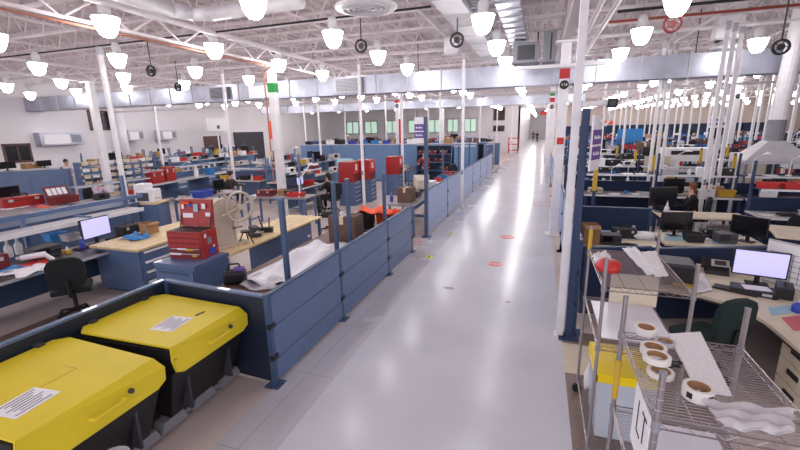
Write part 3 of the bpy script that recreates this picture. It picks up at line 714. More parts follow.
KIND = {
 'mon': (monitor_make(), 'black flat monitor', 'monitor'), 'monlit': (monitor_make('screen'), 'black monitor with lit lavender screen', 'monitor'), 'crt': (crt_make, 'beige tube monitor', 'monitor'),
 'kb': (keyboard_make, 'black keyboard', 'keyboard'), 'card': (box_make(.4, .3, .28), 'brown cardboard box', 'box'), 'cardopen': (box_make(.36, .3, .3, 'card', True), 'open brown cardboard box', 'box'), 'carton': (box_make(.4, .36, .34, 'darkcard'), 'dark brown carton', 'box'),
 'wbox': (box_make(.34, .26, .22, 'white', False, 'lgrey'), 'white carton', 'box'), 'bbin': (bin_make('blue'), 'blue plastic storage bin', 'bin'), 'sbin': (bin_make('sky'), 'bright blue plastic storage bin', 'bin'), 'rbin': (bin_make('redp'), 'red plastic storage bin', 'bin'), 'kbin': (bin_make('black'), 'black plastic storage bin', 'bin'), 'ybin': (bin_make('ysleeve'), 'mustard yellow storage bin', 'bin'), 'wbin': (bin_make('lgrey'), 'light grey storage bin', 'bin'),
 'ins': (instr_make(), 'beige test instrument', 'instrument'), 'insd': (instr_make('darkgrey'), 'dark grey test instrument', 'instrument'), 'insw': (instr_make('white'), 'white test instrument', 'instrument'),
 'bot': (bottle_make(), 'white spray bottle', 'bottle'), 'botb': (bottle_make('blue', 'lgrey'), 'blue bottle', 'bottle'), 'pap': (papers_make(), 'white paper stack', 'papers'), 'papb': (papers_make('paleblue'), 'pale blue folder', 'papers'),
 'case': (case_make(), 'red tool case', 'tool case'), 'caseb': (case_make('black'), 'black tool case', 'tool case'), 'casem': (case_make('maroon'), 'maroon tool case', 'tool case'), 'tray': (tray_make(), 'light grey parts tray', 'tray'), 'trayk': (tray_make('black'), 'black parts tray', 'tray'),
 'lamp': (lamp_arm_make, 'white jointed arm lamp', 'lamp'), 'spool': (spool_make(), 'bright blue wire spool', 'spool'), 'spoolr': (spool_make('redp'), 'red wire spool', 'spool'), 'mug': (mug_make(), 'bright blue mug', 'mug'), 'mugw': (mug_make('white'), 'white mug', 'mug'), 'vise': (vise_make, 'dark grey bench vise', 'vise')}
SIZE = {'mon': (.52, .2, .45), 'monlit': (.52, .2, .45), 'crt': (.4, .36, .38), 'kb': (.44, .16, .03)}
def put(kind, loc, rz=0, s=1.0, label=None, group=None):
    mk, lab, cat = KIND[kind]
    sc = s if isinstance(s, tuple) else (s, s, s)
    o = inst('k_' + kind, mk, loc, rz, sc); o['category'] = cat
    for k_ in ('label', 'group'):
        if k_ in o: del o[k_]
    if label: o['label'] = label
    if group: o['group'] = group
    return o

# ------------------------------------------------------------------ benches
def bench_make(W=1.8, D=.8, h=.85, top='greytop', frame='slate', back=.0, shelf=0, ups=0, sleeve=False, drawers=0, edge=None, panel=None, low=False):
    def f():
        t = thing('workbench')
        MB().span(-W / 2, W / 2, -D / 2, D / 2, h - .04, h, bev=.004).build('worktop', top, t)
        if edge: MB().span(-W / 2, W / 2, -D / 2 - .008, -D / 2, h - .045, h + .002).build('front_edge', edge, t)
        for x in (-W / 2 + .05, W / 2 - .05):
            for y in (-D / 2 + .05, D / 2 - .05): MB().span(x - .028, x + .028, y - .028, y + .028, 0, h - .04).build('leg', frame, t)
        MB().span(-W / 2 + .08, W / 2 - .08, D / 2 - .06, D / 2 - .04, h - .14, h - .04).span(-W / 2 + .04, -W / 2 + .06, -D / 2 + .08, D / 2 - .08, .15, .19).span(W / 2 - .06, W / 2 - .04, -D / 2 + .08, D / 2 - .08, .15, .19).build('rails', frame, t)
        if low: MB().span(-W / 2 + .06, W / 2 - .06, D / 2 - .1, D / 2 - .08, .1, h - .14).build('modesty_panel', panel or frame, t)
        if back: MB().span(-W / 2 + .05, W / 2 - .05, D / 2 - .04, D / 2, h, h + back).build('back_panel', panel or frame, t)
        if ups:
            for x in (-W / 2 + .03, W / 2 - .03):
                u = MB().span(x - .025, x + .025, D / 2 - .055, D / 2 - .005, h, ups).build('upright', frame, t)
                if sleeve and x > 0: MB().span(x - .035, x + .035, D / 2 - .066, D / 2 + .004, ups - .5, ups - .05).build('sleeve', 'ysleeve', u)
        if shelf:
            MB().span(-W / 2 + .06, W / 2 - .06, D / 2 - .4, D / 2, shelf - .03, shelf).build('shelf', frame, t); MB().span(-W / 2 + .06, W / 2 - .06, D / 2 - .412, D / 2 - .4, shelf - .04, shelf + .004).build('shelf_edge', edge or 'lgrey', t)
        for k in range(drawers):
            z1 = h - .05 - k * .19; dr = MB().span(W / 2 - .56, W / 2 - .06, -D / 2 + .0, D / 2 - .1, z1 - .18, z1).build('drawer', frame, t)
            MB().span(W / 2 - .52, W / 2 - .1, -D / 2 - .02, -D / 2 + .0, z1 - .05, z1 - .02).build('handle', 'white', dr)
        return t
    return f
def bench(key, loc, rz, label=None, group=None, **kw):
    o = inst('b_' + key, bench_make(**kw), loc, rz); o['category'] = 'workbench'
    for k_ in ('label', 'group'):
        if k_ in o: del o[k_]
    if label: o['label'] = label
    if group: o['group'] = group
    return o
LEFT = PI / 2      # front of the bench faces +X (towards the aisle) when turned by this
# near left desk
o = bench('near', (-7.72, 4.1, 0), LEFT, 'dark topped desk with blue legs at near left, beside yellow bins', W=4.6, D=1.0, h=.76, top='darktop', frame='slate', edge='lgrey', low=True, panel='slate_dark')
t = thing('wall_shelf', 'long blue beam and white shelf standing above back of near left desk', 'shelf', (-8.6, 4.6, 0))
MB().span(-.18, .25, -2.2, 2.0, 1.16, 1.19).build('shelf', 'lgrey', t); MB().span(.23, .27, -2.2, 2.0, 1.12, 1.2).build('shelf_edge', 'white', t); MB().span(-.3, -.2, -2.2, 2.4, 1.34, 1.42).build('beam', 'slate', t)
for y in (-2.15, .0, 2.0): MB().span(-.28, -.22, y - .03, y + .03, 0, 1.9 if y > 0 else 1.42).build('upright', 'slate', t)
for y in (-1.2, .9): MB().span(-.25, .2, y - .02, y + .02, 1.19, 1.22).build('bracket', 'slate', t)
t = thing('side_counter', 'dark counter with boxes behind near left desk', 'counter', (-11.2, 6.6, 0))
MB().span(-.75, .75, -2.4, 1.6, .9, .95).build('worktop', 'slate_dark', t); MB().span(-.7, .7, -2.35, 1.55, 0, .9).build('cabinet', 'slate', t); MB().span(.7, .72, -2.3, 1.5, .1, .8).build('front_panel', 'slate_dark', t)
def P(px, py, z): return at(px, py, z)
Z = .76
def on(kind, px, py, z, label, rz=0, s=1.0, group=None): return put(kind, P(px, py, z), rz, s, label, group)
on('monlit', 98, 243, Z, 'lit lavender monitor on near left desk', LEFT + .1, 1.12)
on('kb', 88, 247, Z, 'black keyboard before the lit monitor on near left desk', LEFT)
on('bot', 10, 257, Z, 'white spray bottle on near left desk, left of two', 0, 1.3); on('bot', 20, 254, Z, 'white spray bottle on near left desk, right of two', 0, 1.3)
on('sbin', 56, 240, Z, 'bright blue bin on near left desk left of lit monitor', LEFT, .9)
on('botb', 83, 249, Z, 'purple blue bottle on near left desk by the monitor', 0, 1.0)
put('casem', (-8.05, 3.55, Z), LEFT, (1.2, 1, 1.2), 'dark maroon case at back of near left desk under shelf'); put('insd', (-8.0, 4.35, Z), LEFT, 1.0, 'dark instrument at back of near left desk under shelf'); put('kbin', (-8.05, 2.85, Z), LEFT, 1.2, 'black bin at back of near left desk, left of maroon case'); put('caseb', (-8.05, 6.0, Z), LEFT, 1.0, 'black tool case at far end of near left desk')
on('wbin', 72, 240, Z, 'grey bin on near left desk next to lit monitor', LEFT, .8)
t = thing('heat_gun', 'white curved hand tool lying on red cloth on near left desk', 'tool', P(38, 262, Z), .8); MB().rod((-.2, 0, .1), (.12, 0, .12), .045, 10, .05).build('barrel', 'white', t); MB().rod((.1, 0, .12), (.2, .02, .0), .035, 10).build('grip', 'white', t); MB().rod((-.26, 0, .1), (-.2, 0, .1), .03, 8).build('nozzle', 'lgrey', t)
def drape(loc, w, d, m, name, label, cat, amp=.02, seed=1, rz=0, nx=14, base=.004):
    r_ = random.Random(seed); ph = [r_.uniform(0, 6) for _ in range(6)]
    def fn(u, v):
        x = (u - .5) * w; y = (v - .5) * d
        e = .03 * math.sin(9 * u + ph[0]) * (v - .5) + .02 * math.sin(7 * v + ph[1])
        z = base + amp * (1 + math.sin(11 * u + ph[2] + 3 * v)) * (.6 + .4 * math.sin(9 * v + ph[3])) * .5
        return (x + e, y + .04 * math.sin(8 * u + ph[4]), max(.002, z))
    return tag(MB().sheet(nx, nx, fn).build(name, m, smooth=True, loc=loc, rz=rz), label, cat)
drape(P(36, 264, Z), .4, .35, 'redp', 'cloth', 'red cloth spread on near left desk', 'cloth', .02, 2)
drape(P(30, 271, Z), .6, .5, 'paper', 'crumpled_paper', 'crumpled white papers at front of near left desk', 'papers', .05, 3); drape(P(8, 270, Z), .3, .34, 'sky', 'cloth', 'blue cloth at far left of near left desk', 'cloth', .03, 4)
on('pap', 60, 262, Z, 'white papers on near left desk before small yellow parts', .6); on('papb', 48, 270, Z, 'pale blue folder on near left desk, front edge', .8)
for k, (px, py, m_, lb) in enumerate([(53, 252, 'ysleeve', 'yellow glue pot on near left desk, left of three'), (60, 254, 'yellowp', 'yellow glue pot on near left desk, middle of three'), (68, 253, 'ysleeve', 'yellow glue pot on near left desk, right of three')]):
    t = thing('glue_pot', lb, 'pot', P(px, py, Z)); MB().lathe([(.001, 0), (.05, 0), (.05, .06), (.001, .065)], 12).build('jar', m_, t); MB().lathe([(.02, .06), (.025, .06), (.012, .12), (.005, .12)], 10).build('cap', 'white', t)
drape(P(110, 243, Z), .3, .26, 'paper', 'paper_sheet', 'white sheet on near left desk right of monitor', 'papers', .01, 8)
on('trayk', 118, 240, Z, 'black tray with parts at right end of near left desk', LEFT)
on('cardopen', 150, 233, .86, 'open brown cardboard box on wood topped drawers', LEFT, .7)
drape(P(138, 238, .86), .42, .4, 'sky', 'plastic_wrap', 'bright blue plastic wrap on wood topped drawers', 'wrap', .08, 5)
# red tool boxes on the counter behind
put('case', P(22, 206, .95), LEFT - .1, (1.9, 1.5, 1.35), 'wide red tool case on dark counter at far left'); t = thing('parts_box', 'red open box with parts cards on dark counter at left', 'box', P(64, 203, .95), LEFT)
MB().tub(.62, .4, .2, .012, .95).build('body', 'maroon', t); MB().box((0, .2, .32), (.62, .012, .32), rx=-.4).build('lid', 'maroon', t); b = MB()
for k in range(4): b.box((-.2 + k * .13, .19, .33), (.1, .012, .2), rx=-.4)
b.build('cards', 'paper', t)
drape(P(10, 208, .95), .7, .5, 'paper', 'paper_sheet', 'white sheets on the dark counter left of red case', 'papers', .02, 9); drape(P(42, 207, .95), .6, .3, 'orange', 'cloth', 'orange cloth on dark counter between red cases', 'cloth', .03, 10)

# wood topped drawer bench and wood bench with the wheel press
t = thing('drawer_cabinet', 'wood topped blue drawer cabinet with white pulls right of near left desk', 'cabinet', (-7.0, 6.0, 0))
MB().span(-.55, .5, -1.1, 1.1, .06, .82).build('body', 'slate', t); MB().span(-.6, .56, -1.16, 1.16, .82, .86).build('worktop', 'wood', t); MB().span(-.5, .44, -1.05, 1.05, 0, .06).build('plinth', 'slate_dark', t)
for c in range(2):
    for k in range(4):
        z = .64 - k * .185; y = -1.07 + c * 1.07
        dr = MB().span(.5, .52, y + .01, y + 1.05, z, z + .17).build('drawer', 'slate', t); MB().span(.52, .55, y + .06, y + 1.0, z + .115, z + .15).build('pull', 'white', dr)
bench('wood', (-5.12, 6.55, 0), LEFT, 'wood topped workbench with blue panels carrying the wheel press', W=3.1, D=.85, h=.85, top='wood', frame='slate', low=False)
t = thing('drawer_cabinet', 'blue cabinet under far end of wood workbench', 'cabinet', (-5.12, 7.1, 0)); MB().span(-.36, .36, -.62, .62, .0, .8).build('body', 'slate', t); MB().span(.36, .375, -.58, .58, .05, .76).build('door', 'slate', t); MB().span(.375, .4, .4, .5, .5, .54).build('handle', 'white', t)
t = thing('tool_cabinet', 'blue cabinet under the stickered red tool chest', 'cabinet', (-4.93, 4.56, 0)); t.scale = (.92, .92, 1); MB().span(-.4, .4, -.36, .36, 0, .9).build('body', 'slate', t); MB().span(-.42, .42, -.38, .38, .9, .95).build('top', 'slate', t)
for k in range(3): d = MB().span(-.38, .38, -.385, -.36, .62 - k * .28, .86 - k * .28).build('drawer', 'slate', t); MB().span(-.3, .3, -.4, -.385, .81 - k * .28, .835 - k * .28).build('pull', 'slate_dark', d)
# stickered red tool chest
t = thing('tool_chest', 'red tool chest with stickers and raised lid on blue cabinet', 'tool chest', (-4.97, 4.66, .95), .12)
MB().span(-.36, .36, -.22, .22, 0, .42, bev=.008).build('body', 'red', t); t.scale = (.8, .85, 1.0)
for k in range(5): d = MB().span(-.33, .33, -.232, -.22, .02 + k * .08, .092 + k * .08).build('drawer', 'maroon' if k in (0, 1) else 'red', t); MB().span(-.3, .3, -.24, -.232, .075 + k * .08, .086 + k * .08).build('pull', 'lgrey' if k < 2 else 'maroon', d)
ld = MB().box((0, .2, .64), (.7, .06, .42), rx=-.1, bev=.006).build('lid', 'red', t)
r_ = random.Random(11)
for k, (x, z, m_, w, h) in enumerate([(-.18, .6, 'paper', .22, .07), (.02, .72, 'paleblue', .1, .12), (.2, .75, 'paper', .08, .08), (-.26, .74, 'paper', .06, .07), (-.2, .52, 'paleblue', .14, .06), (.26, .62, 'paper', .1, .06), (.16, .54, 'ysleeve', .18, .08), (-.1, .76, 'blue', .1, .04), (-.2, .8, 'orange', .2, .04)]):
    MB().box((x, .163 - .1 * (z - .64), z), (w, .004, h), rx=-.1).build('sticker', m_, ld)
for x, z, m_, w, h in [(-.2, .08, 'paper', .24, .03), (.1, .15, 'ysleeve', .16, .03), (-.05, .16, 'paper', .2, .025), (.2, .06, 'ysleeve', .1, .03)]: MB().box((x, -.243, z), (w, .003, h)).build('sticker', m_, t)
for y, z, m_, w, h in [(0, .25, 'grey', .1, .1), (.05, .08, 'blue', .16, .1), (-.1, .34, 'paper', .05, .06), (.1, .14, 'paper', .05, .04)]: MB().box((.362, y, z), (.004, w, h)).build('sticker', m_, t)
MB().span(-.34, .34, -.2, .17, .415, .425).build('tray', 'black', t)
for s in (-1, 1): MB().rod((s * .33, .1, .42), (s * .33, .17, .62), .01, 6).build('stay', 'black', t)
# wheel press
wp = at(228, 246, .85); t = thing('wheel_press', 'beige hand press with big spoked wheel on wood workbench', 'press', wp, LEFT - .25)
S = depth(wp) / F
MB().span(-.3, .34, -.14, .14, 0, .05, bev=.01).span(-.2, .3, -.1, .1, .05, .08, bev=.01).build('base', 'beigem', t)
b = MB(); prof = [(-.15, .08), (.15, .08), (.13, .4), (.19, .55), (.2, .72), (.16, .8), (.06, .85), (-.06, .85), (-.15, .8), (-.18, .72), (-.16, .5)]
b.prism(prof, -.08, .08, lambda x, y, z: (x - .06, z, y)); b.build('frame', 'beigem', t)
MB().rod((.16, 0, .1), (.16, 0, .6), .03, 10).build('ram', 'beigem', t); MB().span(.08, .24, -.06, .06, .55, .66, bev=.01).build('ram_guide', 'beigem', t)
w = MB().lathe([(.24, -.02), (.275, -.02), (.275, .02), (.24, .02)], 28, c=(.2, -.16, .68), axis='Y', closed=True).build('wheel', 'beigem', t, True)
for k in range(6):
    a = k * PI / 3 + .3; MB().rod((.2 + .05 * math.cos(a), -.16, .68 + .05 * math.sin(a)), (.2 + .36 * math.cos(a), -.16, .68 + .36 * math.sin(a)), .017, 8).build('spoke', 'beigem', w)
MB().rod((.2, -.2, .68), (.2, .0, .68), .05, 12).build('hub', 'beigem', t); MB().rod((.1, -.04, .3), (.3, -.04, .3), .012).build('stop', 'darkgrey', t)
on('vise', 255, 236, .85, 'dark bench vise on wood workbench right of wheel press', 1.0, 1.2)
t = thing('clamp_stand', 'dark angled clamp jig on wood workbench beside the vise', 'jig', P(267, 232, .85), .4); MB().span(-.12, .12, -.06, .06, 0, .1, bev=.01).build('block', 'black', t); MB().rod((-.08, 0, .1), (-.14, 0, .34), .02, 8, .008).build('arm', 'olive', t); MB().rod((.05, 0, .1), (.05, .06, .28), .012).build('lever', 'black', t)
t = thing('tripod', 'small black tripod legs on front of wood workbench', 'tripod', P(247, 243, .85))
MB().lathe([(.001, .2), (.09, .2), (.09, .23), (.001, .23)], 10).build('plate', 'black', t)
for k in range(3): a = k * 2.09; MB().rod((.05 * math.cos(a), .05 * math.sin(a), .2), (.15 * math.cos(a), .15 * math.sin(a), 0), .012, 6).build('leg', 'black', t)
# brown table with plastic sheeting behind the fence
t = thing('packing_table', 'brown table behind nearest slate fence panels', 'table', (-3.5, 6.05, 0))
MB().span(-.58, .5, -2.0, 1.36, .7, .74).build('tabletop', 'brown', t)
for x in (-.52, .44):
    for y in (-1.9, -.3, 1.3): MB().span(x - .025, x + .025, y - .025, y + .025, 0, .7).build('leg', 'slate', t)
MB().span(-.5, .42, -1.88, 1.28, .2, .23).build('lower_shelf', 'slate_dark', t)
drape((-3.5, 5.35, .74), .85, 2.15, 'sheet', 'plastic_sheeting', 'crumpled white plastic sheeting spread on brown table', 'sheeting', .14, 21, 0, 26)
drape((-3.45, 4.4, .745), .7, .5, 'film', 'plastic_bag', 'clear plastic bag on near end of brown table', 'bag', .05, 22)
t = thing('tool_bag', 'black and purple tool bag on near corner of brown table', 'bag', P(236, 283, .74), .5); MB().box((0, 0, .1), (.3, .2, .19), bev=.05).build('body', 'black', t, True); MB().box((.06, 0, .2), (.14, .12, .06), bev=.02).build('flap', 'purple', t); MB().path([(-.1, 0, .18), (-.06, 0, .28), (.06, 0, .28), (.1, 0, .18)], .012, 6).build('handle', 'black', t)
put('carton', (-3.4, 6.75, .74), 0, (1.35, 1.1, 1.45), 'dark brown carton on brown table between two blue posts'); put('mugw', (-3.45, 6.7, 1.233), 0, (1.2, 1.2, .6), 'small white roll on top of dark brown carton')
t = thing('waste_basket', 'black open basket under orange cloth behind near fence', 'basket', (-3.42, 7.72, .74)); MB().tub(.34, .3, .34, .012, .8).build('body', 'black', t); MB().span(-.18, .18, -.16, -.145, .32, .35).build('rim', 'black', t)
drape((-3.2, 7.78, 1.085), .72, .55, 'orange', 'cloth', 'orange red cloth heaped over black basket behind near fence', 'cloth', .1, 23)
t = thing('packing_table', 'narrow brown table beneath the black basket', 'table', (-3.35, 8.25, 0)); MB().span(-.4, .4, -.14, .45, .7, .74).span(-.4, .4, -.78, -.14, .7, .74).build('tabletop', 'brown', t)
for x in (-.35, .35):
    for y in (-.6, .4): MB().span(x - .025, x + .025, y - .025, y + .025, 0, .7).build('leg', 'slate', t)
t = thing('storage_crate', 'orange red plastic crate on narrow brown table', 'crate', (-3.1, 8.35, .74)); MB().tub(.5, .5, .25, .015, .9).build('body', 'orange', t); MB().span(-.26, .26, -.26, -.24, .22, .26).build('rim', 'orange', t)

# ------------------------------------------------------------------ wire carts at right
def wire_cart(x0, x1, y0, y1, levels, label, top=1.82):
    t = thing('wire_shelf_cart', label, 'cart', ((x0 + x1) / 2, (y0 + y1) / 2, 0)); hx, hy = (x1 - x0) / 2, (y1 - y0) / 2
    for sx in (-1, 1):
        for sy in (-1, 1):
            b = MB().rod((sx * hx, sy * hy, .1), (sx * hx, sy * hy, top), .0135, 10)
            for k in range(30): b.lathe([(.0135, 0), (.0155, .003), (.0135, .006)], 8, c=(sx * hx, sy * hy, .3 + k * .05), closed=True)
            b.build('post', 'chrome', t); MB().rod((sx * hx, sy * hy, top), (sx * hx, sy * hy, top + .008), .015, 10).build('cap', 'grey', t)
            c = MB().lathe([(.001, -.015), (.05, -.015), (.05, .015), (.001, .015)], 14, c=(sx * hx, sy * hy, .05), axis='Y').build('caster', 'black', t)
    for z in levels:
        b = MB()
        for (a, c) in [((-hx, -hy), (hx, -hy)), ((hx, -hy), (hx, hy)), ((hx, hy), (-hx, hy)), ((-hx, hy), (-hx, -hy))]:
            b.rod((*a, z), (*c, z), .004, 5); b.rod((*a, z - .035), (*c, z - .035), .004, 5); n = 12
            for k in range(n):
                p = Vector(a).lerp(Vector(c), k / n); q = Vector(a).lerp(Vector(c), (k + 1) / n)
                b.rod((p.x, p.y, z - .035 * (k % 2)), (q.x, q.y, z - .035 * ((k + 1) % 2)), .0025, 4)
        y = -hy + .022
        while y < hy - .01: b.rod((-hx, y, z), (hx, y, z), .0024, 4); y += .022
        for k in (-.5, 0, .5): b.rod((k * hx, -hy, z - .006), (k * hx, hy, z - .006), .003, 4)
        b.build('shelf', 'chrome', t)
    for sy in (-1, 1):
        for z in levels: 
            for sx in (-1, 1): MB().lathe([(.014, -.03), (.02, -.03), (.018, .015), (.014, .015)], 10, c=(sx * hx, sy * hy, z - .01), closed=True).build('collar', 'grey', t)
    return t
wire_cart(.52, 1.1, 1.70, 2.48, (.16, 1.1, 1.6), 'chrome wire shelf cart at bottom right with tape rolls on top')
c2 = wire_cart(.52, 1.1, 3.22, 4.22, (.16, 1.1, 1.6), 'chrome wire shelf cart behind the one with tape rolls')
for x, y, z in [(.52, 2.48, 1.3), (.52, 4.22, 1.68)]: tag(MB().lathe([(.0165, -.14), (.018, -.14), (.018, .12), (.0165, .12)], 10, closed=True, c=(0, 0, 0)).build('yellow_tape', 'ysleeve', loc=(x, y, z)), 'yellow tape round post of %s wire cart' % ('near' if y < 3 else 'far'), 'tape')
ZT = 1.603
def roll(px, py, r, label, z=ZT, hgt=.04, m='tube', core='card', tilt=0):
    t = thing('tape_roll', label, 'tape', at(px, py, z)); MB().lathe([(r * .74, 0), (r, 0), (r, hgt), (r * .74, hgt)], 26, closed=True).build('tape', m, t, False); MB().lathe([(r * .68, .001), (r * .74, .001), (r * .74, hgt - .001), (r * .68, hgt - .001)], 26, closed=True).build('core', core, t); return t
roll(645.5, 333, .06, 'white tape roll at back left corner of near wire cart'); roll(665, 344, .05, 'thin clear tape roll behind stacked rolls on near wire cart', hgt=.02, m='lgrey')
roll(653, 353, .062, 'white tape roll under another one on near wire cart'); roll(656.5, 360.5, .062, 'white tape roll leaning on top of another on near wire cart', ZT + .0405, .03); roll(660, 375, .058, 'white tape roll around the near left cart post', hgt=.025)
t = roll(697, 397, .06, 'large white roll with brown core beside bubble wrap', hgt=.055, core='card')
for a in (-2.4, -1.0, .4): MB().box((.0605 * math.cos(a), .0605 * math.sin(a), .028), (.004, .022, .026), rz=a).build('sticker', 'black', t)
def quad_sheet(pts, z, m, name, label, cat, amp, n=18, t_=.006, seed=1, fold=0):
    w = [at(px, py, z) for px, py in pts]; c = sum(w, Vector()) / 4; r_ = random.Random(seed); ph = [r_.uniform(0, 6) for _ in range(4)]
    def fn(u, v):
        p = w[0] * (1 - u) * (1 - v) + w[1] * u * (1 - v) + w[2] * u * v + w[3] * (1 - u) * v
        zz = amp * (1 + math.sin(14 * u + ph[0] + 5 * v) * .5 + math.sin(17 * v + ph[1]) * .5) * .5 if amp else 0
        return (p.x - c.x + (amp * .3 * math.sin(20 * v + ph[2])), p.y - c.y, .003 + zz)
    return tag(MB().sheet(n, n, fn, t_).build(name, m, smooth=bool(amp), loc=c), label, cat)
quad_sheet([(668, 336), (700, 334), (731, 397), (697, 393)], ZT, 'foam', 'foam_sheet', 'long white foam sheet lying on near wire cart', 'foam', 0, 4, .012)
quad_sheet([(703, 404), (796, 416), (790, 438), (722, 431)], ZT, 'bubble', 'bubble_wrap', 'strip of clear bubble wrap at front of near wire cart', 'bubble wrap', .035, 24, .004, 4)
t = thing('cable_tie_bundle', 'small bundle of dark clips among tape rolls on near cart', 'clips', at(675, 366, ZT)); b = MB(); r_ = random.Random(2)
for k in range(10): b.box((r_.uniform(-.03, .03), r_.uniform(-.03, .03), .008), (.03, .008, .006), rz=r_.uniform(0, 3))
b.build('clips', 'black', t)['kind'] = 'stuff'
tag(MB().span(-.2, .2, -.28, .3, 0, .02).build('white_board', 'sheet', loc=(.8, 2.05, 1.104)), 'glossy white sheets on middle shelf of near wire cart', 'sheets')
tag(MB().sheet(12, 12, lambda u, v: (-.03 + .06 * math.sin(5 * u) * .4, (u - .5) * .3, .0 + v * .42), .003).build('film_sheet', 'film', smooth=True, loc=(.62, 2.05, 1.13)), 'clear film standing inside left side of near wire cart', 'film')
t = thing('paper_sign', 'white paper sign with black strokes on left side of near cart', 'sign', (.535, 1.95, 1.2)); MB().span(-.004, 0, -.14, .14, 0, .34).build('sheet', 'paper', t)
b = MB()
for y, z, w, h in [(.05, .2, .012, .16), (.02, .12, .07, .012), (-.06, .2, .012, .14), (-.06, .27, .08, .012)]: b.span(-.006, -.004, y - w / 2, y + w / 2, z - h / 2, z + h / 2)
b.build('lettering', 'black', t)
# far cart goods
quad_sheet([(622, 250), (636, 249), (662, 273), (648, 277)], ZT, 'paper', 'folded_sheet', 'long white folded sheet on top of far wire cart', 'sheet', .015, 10, .006, 7)
quad_sheet([(641, 253), (656, 252), (668, 277), (655, 278)], ZT, 'foam', 'folded_sheet', 'short white sheet at right on top of far wire cart', 'sheet', .012, 10, .006, 8)
def lump(loc, sx, sy, sz, m, name, label, cat, seed=1):
    r_ = random.Random(seed); b = MB(); b.ball((0, 0, 0), 1, 16)
    for v in b.b.verts:
        k = 1 + .18 * math.sin(5 * v.co.x + seed) * math.sin(4 * v.co.y + 2 * seed) + r_.uniform(-.05, .05)
        v.co = Vector((v.co.x * sx * k, v.co.y * sy * k, max(-.62, v.co.z) * sz * k)); 
    zm = min(v.co.z for v in b.b.verts)
    for v in b.b.verts: v.co.z -= zm
    return tag(b.build(name, m, smooth=True, loc=loc), label, cat)
lump(at(608, 271, ZT), .1, .12, .06, 'redp', 'foam_bundle', 'red wrapped bundle on top left of the far wire cart', 'bundle', 3)
quad_sheet([(592, 256), (606, 253), (612, 262), (596, 266)], ZT, 'paper', 'bag', 'crumpled white bag at back left of far wire cart top', 'bag', .03, 10, .004, 9)
tag(MB().span(-.26, .26, -.4, .34, 0, .012).build('white_board', 'sheet', loc=(.82, 3.75, 1.104)), 'glossy white board on middle shelf of far wire cart', 'board')
tag(MB().span(-.2, .2, -.012, .012, 0, .3).build('tan_board', 'tan', loc=(.92, 4.12, 1.104)), 'tan cardboard panel standing at back of far wire cart', 'panel')
t = thing('storage_tub', 'tall clear tub with yellow lid on bottom shelf of far cart', 'tub', (.78, 3.6, .165)); MB().tub(.44, .52, .6, .008, .88).build('body', 'clear', t)
MB().span(-.23, .23, -.27, .27, .6, .625).span(-.235, .235, -.275, -.26, .55, .61).span(-.235, .235, .26, .275, .55, .61).span(-.235, -.22, -.275, .275, .55, .61).span(.22, .235, -.275, .275, .55, .61).build('lid', 'yellowp', t)
lump((.62, 4.05, .167), .07, .08, .16, 'paper', 'paper_bag', 'crumpled white paper bag on bottom shelf of far wire cart', 'bag', 5)
put('cardopen', (.85, 2.15, .165), 0, (1, 1, .8), 'small open carton on bottom shelf of near wire cart'); put('card', (.75, 3.98, .165), 0, (.5, .4, .5), 'small brown box on bottom shelf of far wire cart')

# ------------------------------------------------------------------ corner desk at right
t = thing('corner_desk', 'beige corner desk with computer at right', 'desk', (0, 0, 0))
poly = [(1.5, 5.6), (1.95, 5.5), (2.22, 5.3), (2.34, 4.9), (2.38, 3.6), (3.25, 3.6), (3.25, 6.75), (2.9, 6.82), (1.5, 6.4)]
MB().prism(poly, .715, .75).build('desktop', 'tan', t); MB().prism([(x + (.012 if x < 2.4 else 0), y) for x, y in poly[:5]] + [(x - .0, y) for x, y in poly[:5]][::-1], .69, .715).build('edge', 'olive', t)
MB().span(3.1, 3.14, 3.7, 6.6, 0, .71).build('side_panel', 'navyfab', t); MB().box((2.2, 6.5, .36), (1.35, .03, .7), rz=.29).build('back_panel', 'navyfab', t)
t = thing('drawer_pedestal', 'tan drawer pedestal under corner desk at right edge', 'cabinet', (2.72, 4.5, 0)); MB().span(-.26, .3, -.28, .28, .02, .71).build('body', 'tan', t); MB().span(-.22, .26, -.24, .24, 0, .02).build('plinth', 'black', t)
for k in range(3): d = MB().span(-.275, -.26, -.26, .26, .05 + k * .22, .25 + k * .22).build('drawer', 'tan', t); MB().span(-.285, -.275, -.09, .09, .14 + k * .22, .19 + k * .22).build('pull', 'black', d)
def screen_wall(name, label, a, b_, z0, h, m='navyfab', cap='navy'):
    a = Vector((*a, 0)); b_ = Vector((*b_, 0)); d = b_ - a; L = d.length; t = thing(name, label, 'partition', ((a.x + b_.x) / 2, (a.y + b_.y) / 2, z0), math.atan2(d.y, d.x))
    MB().span(-L / 2, L / 2, -.03, .03, 0, h - .02).build('panel', m, t); MB().span(-L / 2, L / 2, -.036, .036, h - .02, h).build('cap', cap, t)
    for s in (-1, 1): MB().span(s * L / 2 - .02, s * L / 2 + .02, -.034, .034, 0, h).build('end_post', cap, t)
    return t
screen_wall('partition', 'navy partition behind the wire carts', (.72, 6.28), (1.6, 6.52), 0, 1.05); screen_wall('partition', 'navy partition behind black phone and lit monitor', (1.68, 6.56), (3.2, 7.05), 0, 1.02)
on('monlit', 756, 284, .75, 'lit monitor with lavender screen on beige corner desk', -.25, (1.05, 1, 1.0))
t = thing('docking_unit', 'flat black computer unit in front of lit monitor on corner desk', 'computer', at(755, 293, .75), -.3); MB().span(-.24, .2, -.13, .1, .0, .07, bev=.006).build('case', 'black', t); MB().box((0, -.02, .073), (.26, .16, .004), rz=.2).build('papers', 'paper', t); MB().span(.05, .14, -.132, -.13, .02, .05).build('drive', 'lgrey', t)
on('kb', 735, 291, .75, 'black keyboard on beige corner desk', -.5)
